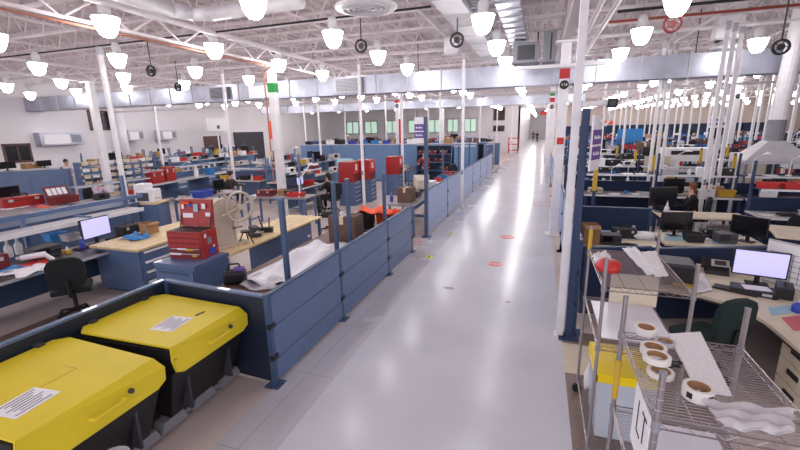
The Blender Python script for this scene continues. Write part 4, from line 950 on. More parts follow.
t = thing('mouse', 'black mouse on beige corner desk right of keyboard', 'mouse', at(774, 299, .75), -.4); MB().ball((0, 0, .0), .05, 12, (.65, 1, .55)).build('body', 'black', t, True); MB().box((0, .02, .027), (.004, .03, .004)).build('wheel', 'grey', t)
t = thing('desk_phone', 'black desk phone with grey display on corner desk', 'phone', at(716, 273, .75), -.2); MB().hexa([(-.13, -.1, 0), (.13, -.1, 0), (.13, .08, 0), (-.13, .08, 0)], [(-.13, -.08, .05), (.13, -.08, .05), (.13, .07, .18), (-.13, .07, .18)]).build('body', 'black', t)
MB().box((.03, .0, .145), (.2, .11, .01), rx=.71).build('bezel', 'lgrey', t); MB().box((.03, -.003, .151), (.13, .07, .01), rx=.71).build('display', 'olive', t); MB().box((-.16, 0, .14), (.05, .16, .05), rx=.6, bev=.012).build('handset', 'black', t)
t = thing('printer', 'black printer with yellow tray on left end of corner desk', 'printer', at(672, 281, .75), -.15); MB().span(-.25, .22, -.2, .2, 0, .27, bev=.015).build('case', 'black', t); MB().span(-.2, .18, -.2, .16, .27, .3).build('lid', 'darkgrey', t); MB().span(-.02, .2, -.3, -.2, .04, .055).build('output_tray', 'ysleeve', t)
quad_sheet([(680, 280), (703, 272), (712, 291), (690, 296)], .75, 'paper', 'paper_sheet', 'white papers beside black printer on corner desk', 'papers', .02, 8, .004, 5)
quad_sheet([(768, 308), (796, 305), (800, 312), (772, 316)], .75, 'papers' if False else 'paleblue', 'folder', 'pale folder on corner desk before mouse', 'folder', 0, 3, .004); quad_sheet([(781, 318), (800, 316), (808, 330), (794, 331)], .75, 'floorred', 'leaflet', 'red printed leaflet on corner desk at right edge', 'leaflet', 0, 3, .004)
put('botb', at(797, 312, .75), .4, (1.2, 1.2, .6), 'blue pot on corner desk at right edge'); put('caseb', at(783, 296, .75), 1.2, (.6, .6, .7), 'black pouch on corner desk below wall calendar')
t = thing('wall_calendar', 'white calendar sheet with grid standing at right edge of corner desk', 'calendar', (3.0, 6.05, .78), -.95); MB().box((0, 0, .26), (.5, .008, .52)).build('sheet', 'paper', t); b = MB()
for k in range(6): b.box((-.2 + k * .08, -.006, .22), (.006, .003, .36)); b.box((0, -.006, .05 + k * .07), (.42, .003, .006))
b.build('grid', 'print', t); MB().span(-.26, .26, .005, .03, -.03, .54).build('backing', 'lgrey', t)
t = thing('wall_calendar', 'white notice board at right edge beside calendar', 'board', (3.17, 5.6, .76), -1.3); MB().box((0, 0, .26), (.36, .02, .5)).build('board', 'paper', t); MB().span(-.19, .19, -.02, .02, 0, .02).build('foot', 'lgrey', t)
# second desks behind the partition
def desk(label, x0, x1, y0, y1, top='tan', z=.75):
    t = thing('office_desk', label, 'desk', ((x0 + x1) / 2, (y0 + y1) / 2, 0)); w, d = (x1 - x0) / 2, (y1 - y0) / 2
    MB().span(-w, w, -d, d, z - .035, z, bev=.004).build('desktop', top, t); MB().span(-w, w, d - .05, d - .03, .05, z - .035).build('modesty_panel', 'navyfab', t)
    for s in (-1, 1): MB().span(s * (w - .03) - .02, s * (w - .03) + .02, -d + .05, d - .05, 0, z - .035).build('side_panel', 'navyfab', t)
desk('beige desk with pale blue mat behind navy partition at middle right', .75, 2.05, 7.3, 8.4); screen_wall('partition', 'navy partition along back of beige desk with open carton', (.8, 8.66), (2.05, 8.66), 0, 1.22)
desk('beige desk with blue mats right of the carton desk, behind lit monitor', 2.15, 3.7, 7.85, 8.75)
quad_sheet([(590, 229), (640, 232), (640, 240), (585, 236)], .751, 'paleblue', 'desk_mat', 'pale blue mat on beige desk behind black chair', 'mat', 0, 3, .003); quad_sheet([(665, 233), (692, 234), (694, 242), (664, 240)], .751, 'paleblue', 'desk_mat', 'pale blue mat on right hand beige desk, left one', 'mat', 0, 3, .003); quad_sheet([(712, 236), (730, 238), (735, 245), (712, 244)], .751, 'paleblue', 'desk_mat', 'pale blue mat on right hand beige desk, right one', 'mat', 0, 3, .003)
put('cardopen', (.93, 7.62, .75), .1, (.72, .9, 1.1), 'orange brown open carton on beige desk by navy post'); lump(at(641, 238, .755), .22, .18, .07, 'paper', 'cloth_bundle', 'white cloth bundle with cables on beige desk', 'bundle', 8)
put('tray', (1.9, 8.1, .75), 0, .8, 'light tray of parts on beige desk near white bundle'); put('kb', at(612, 228, .754), 0, .9, 'black keyboard on pale blue mat behind black chair')
t = thing('fabric_roll', 'long grey metal rail lying across back of beige desk', 'rail', (1.35, 8.27, .75)); MB().span(-.5, .55, -.03, .03, 0, .05).build('rail', 'lgrey', t); MB().span(-.4, -.36, -.04, .04, 0, .2).span(.36, .4, -.04, .04, 0, .2).build('stand', 'lgrey', t)
on('pap', 700, 238, .755, 'white papers between the blue mats on right hand desk'); on('caseb', 709, 235, .755, 'black pouch on right hand beige desk', 0, .6); put('insd', (3.12, 8.2, .75), .1, (.7, .8, .9), 'dark instrument on right hand beige desk'); put('mon', (2.45, 8.5, .75), .2, 1, 'black monitor on left end of right hand beige desk')
t = thing('counter', 'rounded beige counter top at right edge of picture', 'counter', (4.35, 8.35, 0), -.25); MB().span(-.5, 1.6, -.42, .5, .9, .955, bev=.025).build('top', 'tan', t); MB().span(-.4, 1.5, -.3, .4, 0, .9).build('body', 'navyfab', t)
t = thing('blueprint_sheets', 'white paper sheets on rounded beige counter at right edge', 'papers', (4.5, 8.35, .955), -.2); MB().box((0, 0, .006), (.5, .4, .01)).build('sheets', 'paper', t); MB().box((.1, .05, .014), (.3, .3, .006), rz=.3).build('top_sheet', 'tan', t)

# ------------------------------------------------------------------ people
def skin_mesh(nodes, edges, root=0, sub=1):
    b = bmesh.new(); vs = [b.verts.new(p) for p, r in nodes]
    for i, j in edges: b.edges.new((vs[i], vs[j]))
    me = bpy.data.meshes.new('person'); b.to_mesh(me); b.free()
    o = bpy.data.objects.new('tmp', me); C.objects.link(o)
    md = o.modifiers.new('s', 'SKIN'); md.use_smooth_shade = True
    for k, (p, r) in enumerate(nodes):
        me.skin_vertices[0].data[k].radius = (r, r) if not isinstance(r, tuple) else r
        me.skin_vertices[0].data[k].use_root = k == root
    o.modifiers.new('d', 'SUBSURF').levels = sub
    dg = bpy.context.evaluated_depsgraph_get(); out = bpy.data.meshes.new_from_object(o.evaluated_get(dg)); bpy.data.objects.remove(o)
    return out
def person(loc, rz, label, top, legs, hair, seated=True, reach=.38, female=False, bend=.06):
    z0 = .52 if seated else .93
    N = {}; nodes = []; edges = []
    def nd(k, p, r): N[k] = len(nodes); nodes.append((Vector(p), r))
    def ed(a, c): edges.append((N[a], N[c]))
    sh = .17 if female else .19
    nd('pel', (0, 0, z0), (.14, .11)); nd('wai', (0, bend * .4, z0 + .17), (.13, .1)); nd('chest', (0, bend, z0 + .36), (.155, .11)); nd('nb', (0, bend * 1.2, z0 + .5), (.07, .06)); nd('neck', (0, bend * 1.5, z0 + .57), .052); nd('hd', (0, bend * 1.9, z0 + .66), (.075, .085)); nd('hd2', (0, bend * 1.9, z0 + .76), (.068, .085))
    for a, c in [('pel', 'wai'), ('wai', 'chest'), ('chest', 'nb'), ('nb', 'neck'), ('neck', 'hd'), ('hd', 'hd2')]: ed(a, c)
    for s in (-1, 1):
        q = str(s)
        nd('sh' + q, (s * sh, bend, z0 + .46), .062); nd('el' + q, (s * (sh + .06), bend + reach * .45, z0 + .25), .045); nd('wr' + q, (s * sh * .8, bend + reach * 1.1, z0 + .27), .03); nd('pa' + q, (s * sh * .75, bend + reach * 1.1 + .07, z0 + .27), (.04, .018))
        ed('nb', 'sh' + q); ed('sh' + q, 'el' + q); ed('el' + q, 'wr' + q); ed('wr' + q, 'pa' + q)
        for f in range(4):
            fx = s * sh * .75 + (f - 1.5) * .02; L = (.05, .065, .06, .045)[f]; nd('f%s%d' % (q, f), (fx, bend + reach * 1.1 + .12, z0 + .268), .0085); nd('g%s%d' % (q, f), (fx, bend + reach * 1.1 + .11 + L, z0 + .25), .007); ed('pa' + q, 'f%s%d' % (q, f)); ed('f%s%d' % (q, f), 'g%s%d' % (q, f))
        nd('th' + q, (s * sh * .75 - s * .06, bend + reach * 1.1 + .08, z0 + .25), .01); ed('wr' + q, 'th' + q)
        if seated: nd('hip' + q, (s * .09, .04, z0), .085); nd('kn' + q, (s * .11, .44, z0 - .0), .062); nd('an' + q, (s * .11, .4, .09), .042); nd('to' + q, (s * .12, .56, .04), .035)
        else: nd('hip' + q, (s * .09, 0, z0 - .06), .09); nd('kn' + q, (s * .1, .03, .5), .06); nd('an' + q, (s * .1, 0, .09), .042); nd('to' + q, (s * .11, .14, .04), .035)
        ed('pel', 'hip' + q); ed('hip' + q, 'kn' + q); ed('kn' + q, 'an' + q); ed('an' + q, 'to' + q)
    body = skin_mesh(nodes, edges)
    hy = bend * 1.9; hz = z0 + .72
    b = bmesh.new(); b.from_mesh(body)
    bmesh.ops.create_cone(b, segments=6, radius1=.018, radius2=.006, depth=.045, matrix=Matrix.Translation((0, hy + .092, hz - .015)) @ Matrix.Rotation(.3, 4, 'X'))
    for s in (-1, 1): bmesh.ops.create_uvsphere(b, u_segments=8, v_segments=6, radius=.026, matrix=Matrix.Translation((s * .075, hy, hz - .01)) @ Matrix.Diagonal((.4, .7, 1.1, 1)))
    b.to_mesh(body); b.free(); body.materials.append(M['skin'])
    t = bpy.data.objects.new('person', body); C.objects.link(t); t.location = loc; t.rotation_euler.z = rz; tag(t, label, 'person')
    def wear(keys, grow, name, m):
        idx = {N[k]: i for i, k in enumerate(keys)}; nn = [(nodes[N[k]][0], tuple(v + grow for v in (nodes[N[k]][1] if isinstance(nodes[N[k]][1], tuple) else (nodes[N[k]][1],) * 2))) for k in keys]
        ee = [(idx[i], idx[j]) for i, j in edges if i in idx and j in idx]
        me = skin_mesh(nn, ee); me.materials.append(M[m]); o = bpy.data.objects.new(name, me); C.objects.link(o); o.parent = t; return o
    wear(['pel', 'wai', 'chest', 'nb', 'sh-1', 'sh1', 'el-1', 'el1', 'wr-1', 'wr1'], .014, 'shirt', top); wear(['pel', 'hip-1', 'hip1', 'kn-1', 'kn1', 'an-1', 'an1'], .013, 'trousers', legs)
    for s in (-1, 1):
        p = nodes[N['to%d' % s]][0]; MB().ball((p.x, p.y - .06, .045), .05, 10, (1, 2.4, .9)).build('shoe', 'black', t, True)
        MB().ball((s * .03, hy + .082, hz + .012), .011, 8).build('eye', 'black', t)
    MB().box((0, hy + .088, hz - .055), (.045, .01, .009)).build('mouth', 'maroon', t)
    b = MB(); b.ball((0, hy - .018, hz + .02), .1, 14, (.92, 1.0, 1.05))
    bmesh.ops.delete(b.b, geom=[v for v in b.b.verts if v.co.y > hy + .045 and v.co.z < hz + .06 or (v.co.z < hz - (.09 if female else .03) and v.co.y > hy - .03)], context='VERTS')
    if female: b.ball((0, hy - .07, hz - .08), .07, 10, (1.0, .6, 1.6))
    b.build('hair', hair, t, True)
    return t
def stool(loc, rz, label): return chair(loc, rz, label)
def seated(px, py, rz, label, top, legs, hair, y=None, **kw):
    p = at(px, py, 1.24); person((p.x, p.y, 0), rz, label, top, legs, hair, True, **kw)
    chair((p.x, p.y, 0), rz, 'dark swivel chair occupied by ' + (label.replace('seated ', '')), False, .98)
seated(94, 181, -1.2, 'person in lavender shirt seated at bench by the white copier', 'lavshirt', 'jeans', 'hair')
seated(330, 176, 1.3, 'person in black jacket seated by red tool cabinets, facing left', 'blackcloth', 'blackcloth', 'hair', female=True)
seated(283, 168, .2, 'person in black top seated with back turned, behind blue legged table', 'blackcloth', 'jeans', 'hair')
seated(228, 174, -.2, 'person in olive shirt seated behind the spoked wheel', 'olive', 'jeans', 'hair')
seated(697.5, 187, 1.35, 'person in black top seated at right bench, facing left', 'blackcloth', 'blackcloth', 'hairb', female=True)
p = at(415, 150, 1.6); person((-5.0, 18.3, 0), PI, 'person in maroon shirt standing by the blue cabinets, facing camera', 'redshirt', 'jeans', 'hairb', False)
person((-.5, 72, 0), .1, 'person in dark clothes standing at far end of aisle, right one', 'blackcloth', 'jeans', 'hair', False); person((-1.2, 78, 0), .3, 'person in dark clothes far down the aisle, left one', 'olive', 'jeans', 'hair', False)
p = at(58, 157, 1.62); person((-20.3, 12.6, 0), -1.2, 'person in pale lavender top standing far left behind blue panels', 'lavshirt', 'jeans', 'hair', False)

# ------------------------------------------------------------------ left middle ground, placed one by one
AUTO = []           # scattered things that may turn out hidden behind others
def cab_row(label, a, b_, h, m='slate', d=.5, name='cabinet', doors=3):
    a = Vector((a[0], a[1], 0)); b_ = Vector((b_[0], b_[1], 0)); v = b_ - a; L = v.length; t = thing(name, label, 'cabinet', (a + b_) / 2, math.atan2(v.y, v.x))
    MB().span(-L / 2, L / 2, 0, d, .04, h - .03).build('body', m, t); MB().span(-L / 2 - .02, L / 2 + .02, -.02, d + .02, h - .03, h).build('top', 'lgrey', t); MB().span(-L / 2 + .04, L / 2 - .04, .03, d - .03, 0, .04).build('plinth', 'slate_dark', t)
    for k in range(doors): MB().span(-L / 2 + L / doors * k + .01, -L / 2 + L / doors * (k + 1) - .01, -.012, 0, .08, h - .06).build('door', m, t)
    return t
a = at(-14, 172, 1.5); c = at(67, 168, 1.5); cab_row('long row of blue panelled cabinets at far left', (a.x, a.y), (c.x, c.y), 1.5, 'slate', .5, doors=4)
put('mon', at(8, 171, 1.505), LEFT, (1.1, 1, .8), 'black monitor on top of far left blue cabinets, leftmost'); put('card', at(32, 168.5, 1.505), LEFT, (1.5, 1, .8), 'long brown box on top of far left blue cabinets'); put('mon', at(45, 168, 1.505), LEFT, (1, 1, .7), 'black monitor on far left blue cabinets, beside pale standing person'); put('papb', at(55, 168, 1.505), 0, 1.2, 'white and blue papers on far left blue cabinets, right end')
mm_ = put('mon', (at(9, 204, .95)), LEFT, (1.2, 1.2, 1.1), 'black monitor on dark counter left of wide red case')
# rack of small bins
p = at(82, 186, .5); t = thing('bin_rack', 'rack of cream coloured parts bins right of far left blue cabinets', 'rack', (-17.0, 12.6, 0), LEFT - .15)
for x in (-1.5, -.02, 1.5): MB().span(x - .02, x + .02, -.2, .2, 0, 1.75).build('frame_post', 'slate', t)
for k in range(6): MB().span(-1.48, 1.48, -.2, .2, .3 + k * .26, .32 + k * .26).build('shelf', 'slate_dark', t)
for k in range(6):
    for q in range(9): MB().tub(.26, .3, .13, .01, .9).build('parts_bin', 'tan' if (q + k) % 4 else 'paper', t, loc=(-1.28 + q * .32, -.06, .32 + k * .26))
put('rbin', (-16.9, 13.4, 1.62), LEFT, 1.2, 'red storage bin on top of the cream parts bin rack')
# copier on its cabinet
t = thing('supply_cabinet', 'blue cabinet with tan top under the white copier', 'cabinet', (at(143, 203, .9).x - .0, at(143, 203, .9).y + .25, 0), .3); MB().span(-.36, .34, -.3, .3, 0, .86).build('body', 'slate', t); MB().span(-.38, .36, -.32, .32, .86, .9).build('top', 'wood', t); MB().span(.34, .355, -.27, .27, .06, .8).build('door', 'slate', t)
t = thing('copier', 'white copier standing on blue cabinet left of the aisle', 'copier', (at(143, 203, .9).x - .05, at(143, 203, .9).y + .25, .9), .3); MB().span(-.26, .24, -.22, .22, 0, .36, bev=.02).build('body', 'white', t); MB().span(-.28, .04, -.2, .2, .36, .52, bev=.03).build('scanner', 'white', t); MB().span(-.2, .14, -.235, -.22, .05, .28).build('front_panel', 'darkgrey', t); MB().span(.24, .3, -.1, .1, .1, .13).build('tray', 'lgrey', t)
put('bbin', at(156, 226, 0), .3, 1.3, 'blue bin on floor beside the copier cabinet')
bench('p1', (-12.9, 9.4, 0), LEFT, 'blue workbench in front of person in lavender shirt', W=2.6, D=.75, h=.85, top='greytop', frame='slate', ups=1.9, shelf=1.3, edge='lgrey', low=True)
put('insd', (-12.8, 8.8, .85), LEFT, .9, 'dark instrument on bench of person in lavender shirt'); put('rbin', (-12.8, 9.9, .85), LEFT, .8, 'red storage bin on bench of person in lavender shirt')
for k in range(3):
    bench('lb3', (-14.6 - k * .25, 12.6 + k * 1.95, 0), LEFT + .1, '%s blue bench with shelf left of white floor gap, counted from the copier' % nth(k + 1), W=1.9, D=.8, h=.85, top='lgrey', frame='slate', ups=1.7, shelf=1.35, edge='lgrey', low=True, back=.25, drawers=2)
put('case', (-14.6, 12.3, .85), LEFT, (1.2, 1.4, 2.4), 'tall red tool case on first blue bench beyond copier'); put('case', (-14.7, 13.0, .85), LEFT, (1.0, 1.3, 3.0), 'tallest red tool case on first blue bench beyond copier'); put('bot', (-14.5, 14.3, .85), 0, 2.2, 'large white jug on second blue bench beyond copier'); put('sbin', (-14.6, 15.2, .85), LEFT, (1, 1, 2), 'bright blue bin on second blue bench beyond copier')
# table in front of the green banded column
bench('p4', (-11.7, 13.95, 0), 0, 'tan topped bench in front of person in olive shirt', W=2.2, D=.75, h=.85, top='tan', frame='slate', back=.3, shelf=1.3, ups=1.7, edge='lgrey', low=True)
for k, (kd, dx, lb) in enumerate([('ybin', -.8, 'mustard yellow bin'), ('trayk', -.35, 'black parts tray'), ('kbin', .2, 'black bin'), ('bot', .55, 'white bottle'), ('rbin', .85, 'red bin')]): put(kd, (-11.7 + dx, 13.85, .85), .1 * k, 1.0, lb + ' on tan topped bench of person in olive shirt')
bench('t1', (-7.3, 10.28, 0), .06, 'small blue legged table in front of green banded column', W=2.0, D=.72, h=.9, top='greytop', frame='slate', low=False)
put('casem', (-7.75, 10.2, .9), .1, (1.0, 1.4, .9), 'maroon tool case on small blue legged table'); put('rbin', (-6.75, 10.25, .9), .1, (1.4, 1, .7), 'red bin on right end of small blue legged table'); put('cardopen', (-7.3, 10.35, .9), .1, .6, 'small open carton on small blue legged table')
t = thing('upright_post', 'blue post rising behind small blue legged table', 'post', (-6.9, 10.75, 0)); MB().span(-.03, .03, -.03, .03, 0, 2.1).build('tube', 'slate', t); MB().span(-.07, .07, -.07, .07, 0, .012).build('base_plate', 'slate_dark', t)
t = thing('bench_lamp', 'long white jointed lamp arm reaching over small blue legged table', 'lamp', (-6.6, 10.2, .9)); MB().lathe([(.001, 0), (.07, 0), (.06, .03), (.001, .035)], 12).build('base', 'white', t); MB().path([(0, 0, .03), (.0, .05, .5), (.45, -.05, .95)], .022, 6).build('arm', 'white', t); MB().box((.55, -.07, .96), (.3, .12, .05), rz=-.2).build('head', 'white', t)
bench('p3', (-8.05, 13.0, 0), LEFT, 'dark topped bench with shelf in front of seated woman in black jacket', W=2.3, D=.75, h=.85, top='darktop', frame='slate', back=.3, shelf=1.36, ups=1.9, edge='white', low=True)
for kd, y, z, sc, lb in [('monlit', 12.35, .85, .8, 'lit lavender monitor'), ('rbin', 12.95, .85, 1.0, 'red bin'), ('pap', 13.3, .85, 1.2, 'white paper stack'), ('trayk', 13.75, .85, 1.0, 'black parts tray'), ('insw', 12.2, 1.36, .9, 'white instrument'), ('kbin', 12.75, 1.36, .9, 'black bin'), ('papb', 13.25, 1.36, 1.0, 'pale blue folder'), ('casem', 13.8, 1.36, .9, 'maroon tool case')]:
    put(kd, (-7.95 if z < 1 else -8.2, y, z), LEFT, sc, '%s on %s before seated woman in black jacket' % (lb, 'dark worktop' if z < 1 else 'shelf'))
t = thing('hose_drum', 'pale blue drum lying on a blue stand left of first red tool chest', 'drum', (-7.3, 14.75, 0)); MB().rod((-.3, 0, 1.45), (.3, 0, 1.45), .22, 18).build('drum', 'paleblue', t)
for x in (-.25, .25): MB().span(x - .03, x + .03, -.2, .2, 0, 1.26).build('stand', 'slate', t)
put('insd', (-7.1, 10.42, .9), .1, .7, 'dark instrument on small blue legged table'); put('pap', (-8.1, 10.15, .9), .4, .8, 'white papers on small blue legged table')
for k, (kd, y, lb) in enumerate([('pap', 11.5, 'white papers'), ('kb', 12.0, 'black keyboard'), ('trayk', 13.5, 'black parts tray'), ('rbin', 14.45, 'red bin'), ('insd', 15.3, 'dark instrument'), ('wbin', 15.65, 'light grey bin'), ('pap', 16.35, 'white papers')]):
    put(kd, (-3.45, y, .85), -LEFT + .2, .9, '%s on %s grey bench behind pale fence' % (lb, nth(1 + int((y - 9.8) / 1.9))))
# red tool cabinets on blue drawers
def red_cab(loc, label, lab2, w=.75):
    t = thing('drawer_cabinet', lab2, 'cabinet', loc, LEFT + .1); MB().span(-w / 2, w / 2, -.3, .3, 0, .88).build('body', 'slate', t)
    for k in range(5): d = MB().span(-w / 2 + .03, w / 2 - .03, -.315, -.3, .04 + k * .165, .19 + k * .165).build('drawer', 'slate', t); MB().span(-w / 2 + .08, w / 2 - .08, -.33, -.315, .15 + k * .165, .175 + k * .165).build('pull', 'lgrey', d)
    c = thing('tool_chest', label, 'tool chest', (loc[0], loc[1], .88), LEFT + .1); MB().span(-w / 2, w / 2, -.28, .28, 0, .75, bev=.01).build('body', 'red', c); MB().span(-w / 2 + .02, w / 2 - .02, -.29, -.28, .3, .72).build('door', 'redp', c)
    for k in range(3): MB().span(-w / 2 + .03, w / 2 - .03, -.295, -.28, .02 + k * .09, .1 + k * .09).build('drawer', 'maroon', c)
    MB().span(-.1, .08, -.296, -.29, .42, .64).build('paper_note', 'paper', c)
red_cab((-6.75, 13.9, 0), 'tall red tool chest with white note behind seated woman in black', 'blue drawer cabinet under the first red tool chest'); red_cab((-6.45, 14.75, 0), 'red tool chest next to the one with white note', 'blue drawer cabinet under the second red tool chest'); red_cab((-5.9, 16.6, 0), 'red tool chest with white note closest to beige monitor', 'blue drawer cabinet under the third red tool chest')
bench('dark1', (-6.0, 18.6, 0), LEFT + .1, 'dark topped bench beyond the red tool chests', W=2.2, D=.7, h=.88, top='darktop', frame='slate', low=True)
# bench line along the pale fence
for k in range(4):
    bench('fl', (-3.35, 10.75 + k * 1.9, 0), -LEFT, '%s grey bench along back of pale fence past the gap' % nth(k + 1), W=1.8, D=.75, h=.85, top='greytop', frame='slate')
put('carton', (-3.35, 10.35, .85), 0, (1.0, 1.1, 1.15), 'dark carton on first bench behind pale fence'); put('insd', (-3.35, 11.1, .85), -LEFT, (1.0, 1, .9), 'dark instrument behind dark carton on bench by pale fence'); put('botb', (-3.75, 10.25, .85), 0, 1.0, 'blue bottle beside dark carton by pale fence'); drape((-3.6, 10.9, .85), .34, .4, 'orange', 'cloth', 'salmon cloth on first bench behind pale fence', 'cloth', .03, 31)
put('crt', (-3.5, 12.4, .85), -LEFT - 1.2, 1.25, 'beige tube monitor on second bench behind pale fence'); put('insw', (-3.4, 13.1, .85), -LEFT, 1.1, 'white instrument on second bench behind pale fence'); put('papb', (-3.4, 14.1, .85), 0, 1.3, 'pale folder on third bench behind pale fence'); put('sbin', (-3.35, 14.8, .85), 0, 1.1, 'bright blue bin on third bench behind pale fence'); put('case', (-3.3, 16.0, .85), 1, 1.1, 'red tool case on fourth bench behind pale fence'); put('mon', (-3.4, 16.7, .85), 1.2, 1, 'black monitor on fourth bench behind pale fence')
# blue cabinets and panels across the back of the left area
X0 = -13.0
for k in range(5):
    x = X0 + k * 2.0; t = cab_row('tall blue cabinet in the row across left area, %s from the left' % nth(k + 1), (x, 20.6), (x + 1.96, 20.6), 1.98, 'panelblue', .6, doors=2)
t = thing('open_shelf', 'open blue shelf unit with dark red boxes left of pale fence', 'shelf', (-4.9, 19.9, 0))
MB().span(-.9, -.86, -.3, .3, 0, 1.95).span(.86, .9, -.3, .3, 0, 1.95).build('side_panel', 'slate', t); MB().span(-.86, .86, .27, .3, 0, 1.95).build('back', 'slate_dark', t)
for z in (.1, .7, 1.1, 1.5, 1.92): MB().span(-.86, .86, -.3, .27, z, z + .03).build('shelf', 'slate', t)
for k, (x, z) in enumerate([(-.6, 1.53), (-.1, 1.53), (.45, 1.53), (-.5, 1.13), (.2, 1.13), (-.4, .73), (.5, .73)]): put('casem', (-4.9 + x, 19.85, z), 0, (.9, 1, .9), 'maroon case in open blue shelf, %s shelf from top, %s from left' % (('first', 'second', 'third')[(1.53, 1.13, .73).index(z)], nth(1 + [q for q, zz in [(-.6, 1.53), (-.1, 1.53), (.45, 1.53), (-.5, 1.13), (.2, 1.13), (-.4, .73), (.5, .73)] if zz == z].index(x))))
cab_row('solid blue cabinet right behind pale fence, beside dark windowed unit', (-3.9, 19.6), (-2.95, 19.6), 1.9, 'panelblue', .5, doors=1)
t = thing('display_cabinet', 'blue cabinet with dark glass doors near aisle by pale fence', 'cabinet', (-4.0, 24.0, 0)); MB().span(-1, 1, 0, .5, 0, 1.9).build('body', 'slate', t)
for k in range(3): MB().span(-.95 + k * .64, -.35 + k * .64, -.02, 0, .9, 1.8).build('glass_door', 'dscreen', t); MB().span(-.95 + k * .64, -.35 + k * .64, -.02, 0, .08, .85).build('lower_door', 'slate', t)
t = thing('stock_cart', 'tall grey wire cart with purple sheet by aisle past the pale fence', 'cart', (-3.3, 27.2, 0))
for x in (-.5, .5):
    for y in (-.3, .3): MB().rod((x, y, 0), (x, y, 1.7), .02, 6).build('post', 'lgrey', t)
for z in (.2, .9, 1.65): MB().span(-.5, .5, -.3, .3, z, z + .03).build('shelf', 'lgrey', t)
tag(MB().span(-.4, .1, -.2, .2, 0, .62).build('carton_stack', 'purple', loc=(-3.35, 27.2, .93)), 'purple wrapped stack on tall grey wire cart', 'stack')
cab_row('blue cabinet beside the aisle behind tall grey wire cart', (-3.6, 31), (-2.8, 31), 1.6, 'slate', .6, doors=1)
t = thing('hand_cart', 'red shelf cart standing far along left edge of aisle', 'cart', (-2.6, 44, 0))
for z in (.3, .9, 1.5): MB().span(-.5, .5, -.35, .35, z, z + .08).build('shelf', 'redp', t)
for x in (-.45, .45):
    for y in (-.3, .3): MB().span(x - .03, x + .03, y - .03, y + .03, 0, 1.6).build('post', 'redp', t)
# things on the left wall
def wall_unit(px0, py0, px1, py1, label, d=.5, m='lgrey', name='wall_unit', cat='unit'):
    a = at_x(px0, py0, XL + d); c = at_x(px1, py1, XL + d); t = thing(name, label, cat, (XL, (a.y + c.y) / 2, min(a.z, c.z))); h = abs(a.z - c.z); hw = abs(c.y - a.y) / 2
    MB().span(.0, d, -hw, hw, 0, h, bev=.02).build('casing', m, t); MB().span(d, d + .02, -hw * .85, hw * .3, h * .12, h * .85).build('front_cover', 'white', t); MB().span(d, d + .02, hw * .4, hw * .85, h * .2, h * .8).build('vent', 'grey', t)
wall_unit(42, 146, 83, 132, 'long silver unit high on left wall', .5, 'galv'); wall_unit(130, 141, 143, 130, 'white box unit on left wall, left of two', .7); wall_unit(163, 140, 176, 130, 'white box unit on left wall, right of two', .7)
p = at_x(214, 131, -23); t = thing('notice_panel', 'white square panel on a pole in front of left wall', 'panel', (-22.6, p.y, 0)); h = at_x(214, 118, -22.6).z; z0 = at_x(214, 131, -22.6).z; MB().span(-.03, .03, -1.0, 1.0, z0, h).build('panel', 'white', t); MB().rod((-.08, 0, 0), (-.08, 0, h), .05, 8).build('pole', 'white', t); MB().span(.03, .05, -.12, .12, z0 + .15, z0 + .4).build('mark', 'darkgrey', t)
tag(MB().rod((XL + .4, 18.9, 0), (XL + .4, 18.9, 5.2), .28, 14).build('wall_duct', 'white', smooth=True), 'white round duct running up left wall beside windows', 'duct')

# ------------------------------------------------------------------ right middle ground
def wide_bench(key, loc, label, W, **kw): return bench(key, loc, 0, label, W=W, **kw)
bench('wd', (3.5, 10.62, 0), 0, 'beige desk before person in black top at right', W=1.7, D=.7, h=.76, top='tan', frame='navy')
p = at(668, 196, .76); put('mon', (2.78, 10.78, .76), .25, (1.15, 1.2, 1.3), 'large black monitor on beige desk before person in black top'); put('bot', (2.8, 10.45, .76), 0, 1.2, 'white bottle on beige desk before person in black top')
o = bench('R00', (5.35, 10.5, 0), 0, 'navy framed bench with shelf right of person in black top', W=1.9 - .06, D=.8, h=.85, top='lgrey', frame='navy', back=.3, shelf=1.38, ups=1.95, sleeve=True, edge='white', low=True, panel='navyfab')
for k, (kd, u, z, lb) in enumerate([('rbin', -.7, 1.38, 'red bin'), ('rbin', -.3, 1.38, 'second red bin'), ('ybin', .15, 1.38, 'mustard bin'), ('pap', -.75, .85, 'white papers'), ('trayk', -.4, .85, 'black parts tray'), ('wbin', -.02, .85, 'light grey bin'), ('insd', .4, .85, 'dark instrument'), ('pap', .5, 1.38, 'papers')]):
    put(kd, (5.35 + u, 10.5 + (.17 if z > 1 else -.12), z), .1 * (k % 3), (.9, .8, .8), '%s on %s of bench right of person in black top' % (lb, 'shelf' if z > 1 else 'worktop'))
bench('t1', (-9.75, 10.0, 0), LEFT - .1, 'second small blue legged table, left of the first one', W=2.0, D=.72, h=.9, top='greytop', frame='slate', low=False)
put('bbin', (-9.6, 9.6, .9), LEFT, (1.5, 1.3, 1.2), 'large blue bin on second small blue legged table'); put('mon', (-9.8, 10.5, .9), LEFT, .9, 'black monitor on second small blue legged table'); put('kbin', (-9.7, 10.05, .9), LEFT, .8, 'black bin on second small blue legged table')
for kd, x, y, lb in [('trayk', 1.15, 8.15, 'black parts tray'), ('caseb', 1.55, 8.15, 'black tool case'), ('insd', 1.25, 7.65, 'dark instrument'), ('kbin', 2.65, 8.15, 'black bin'), ('trayk', 2.95, 8.5, 'black parts tray')]:
    put(kd, (x, y, .75), .1, (.8, .8, .9), lb + (' on beige desk behind black chair' if x < 2 else ' on right hand beige desk'))
put('mon', (3.5, 8.35, .75), -.7, 1.0, 'black monitor turned left on right end of right hand beige desk')
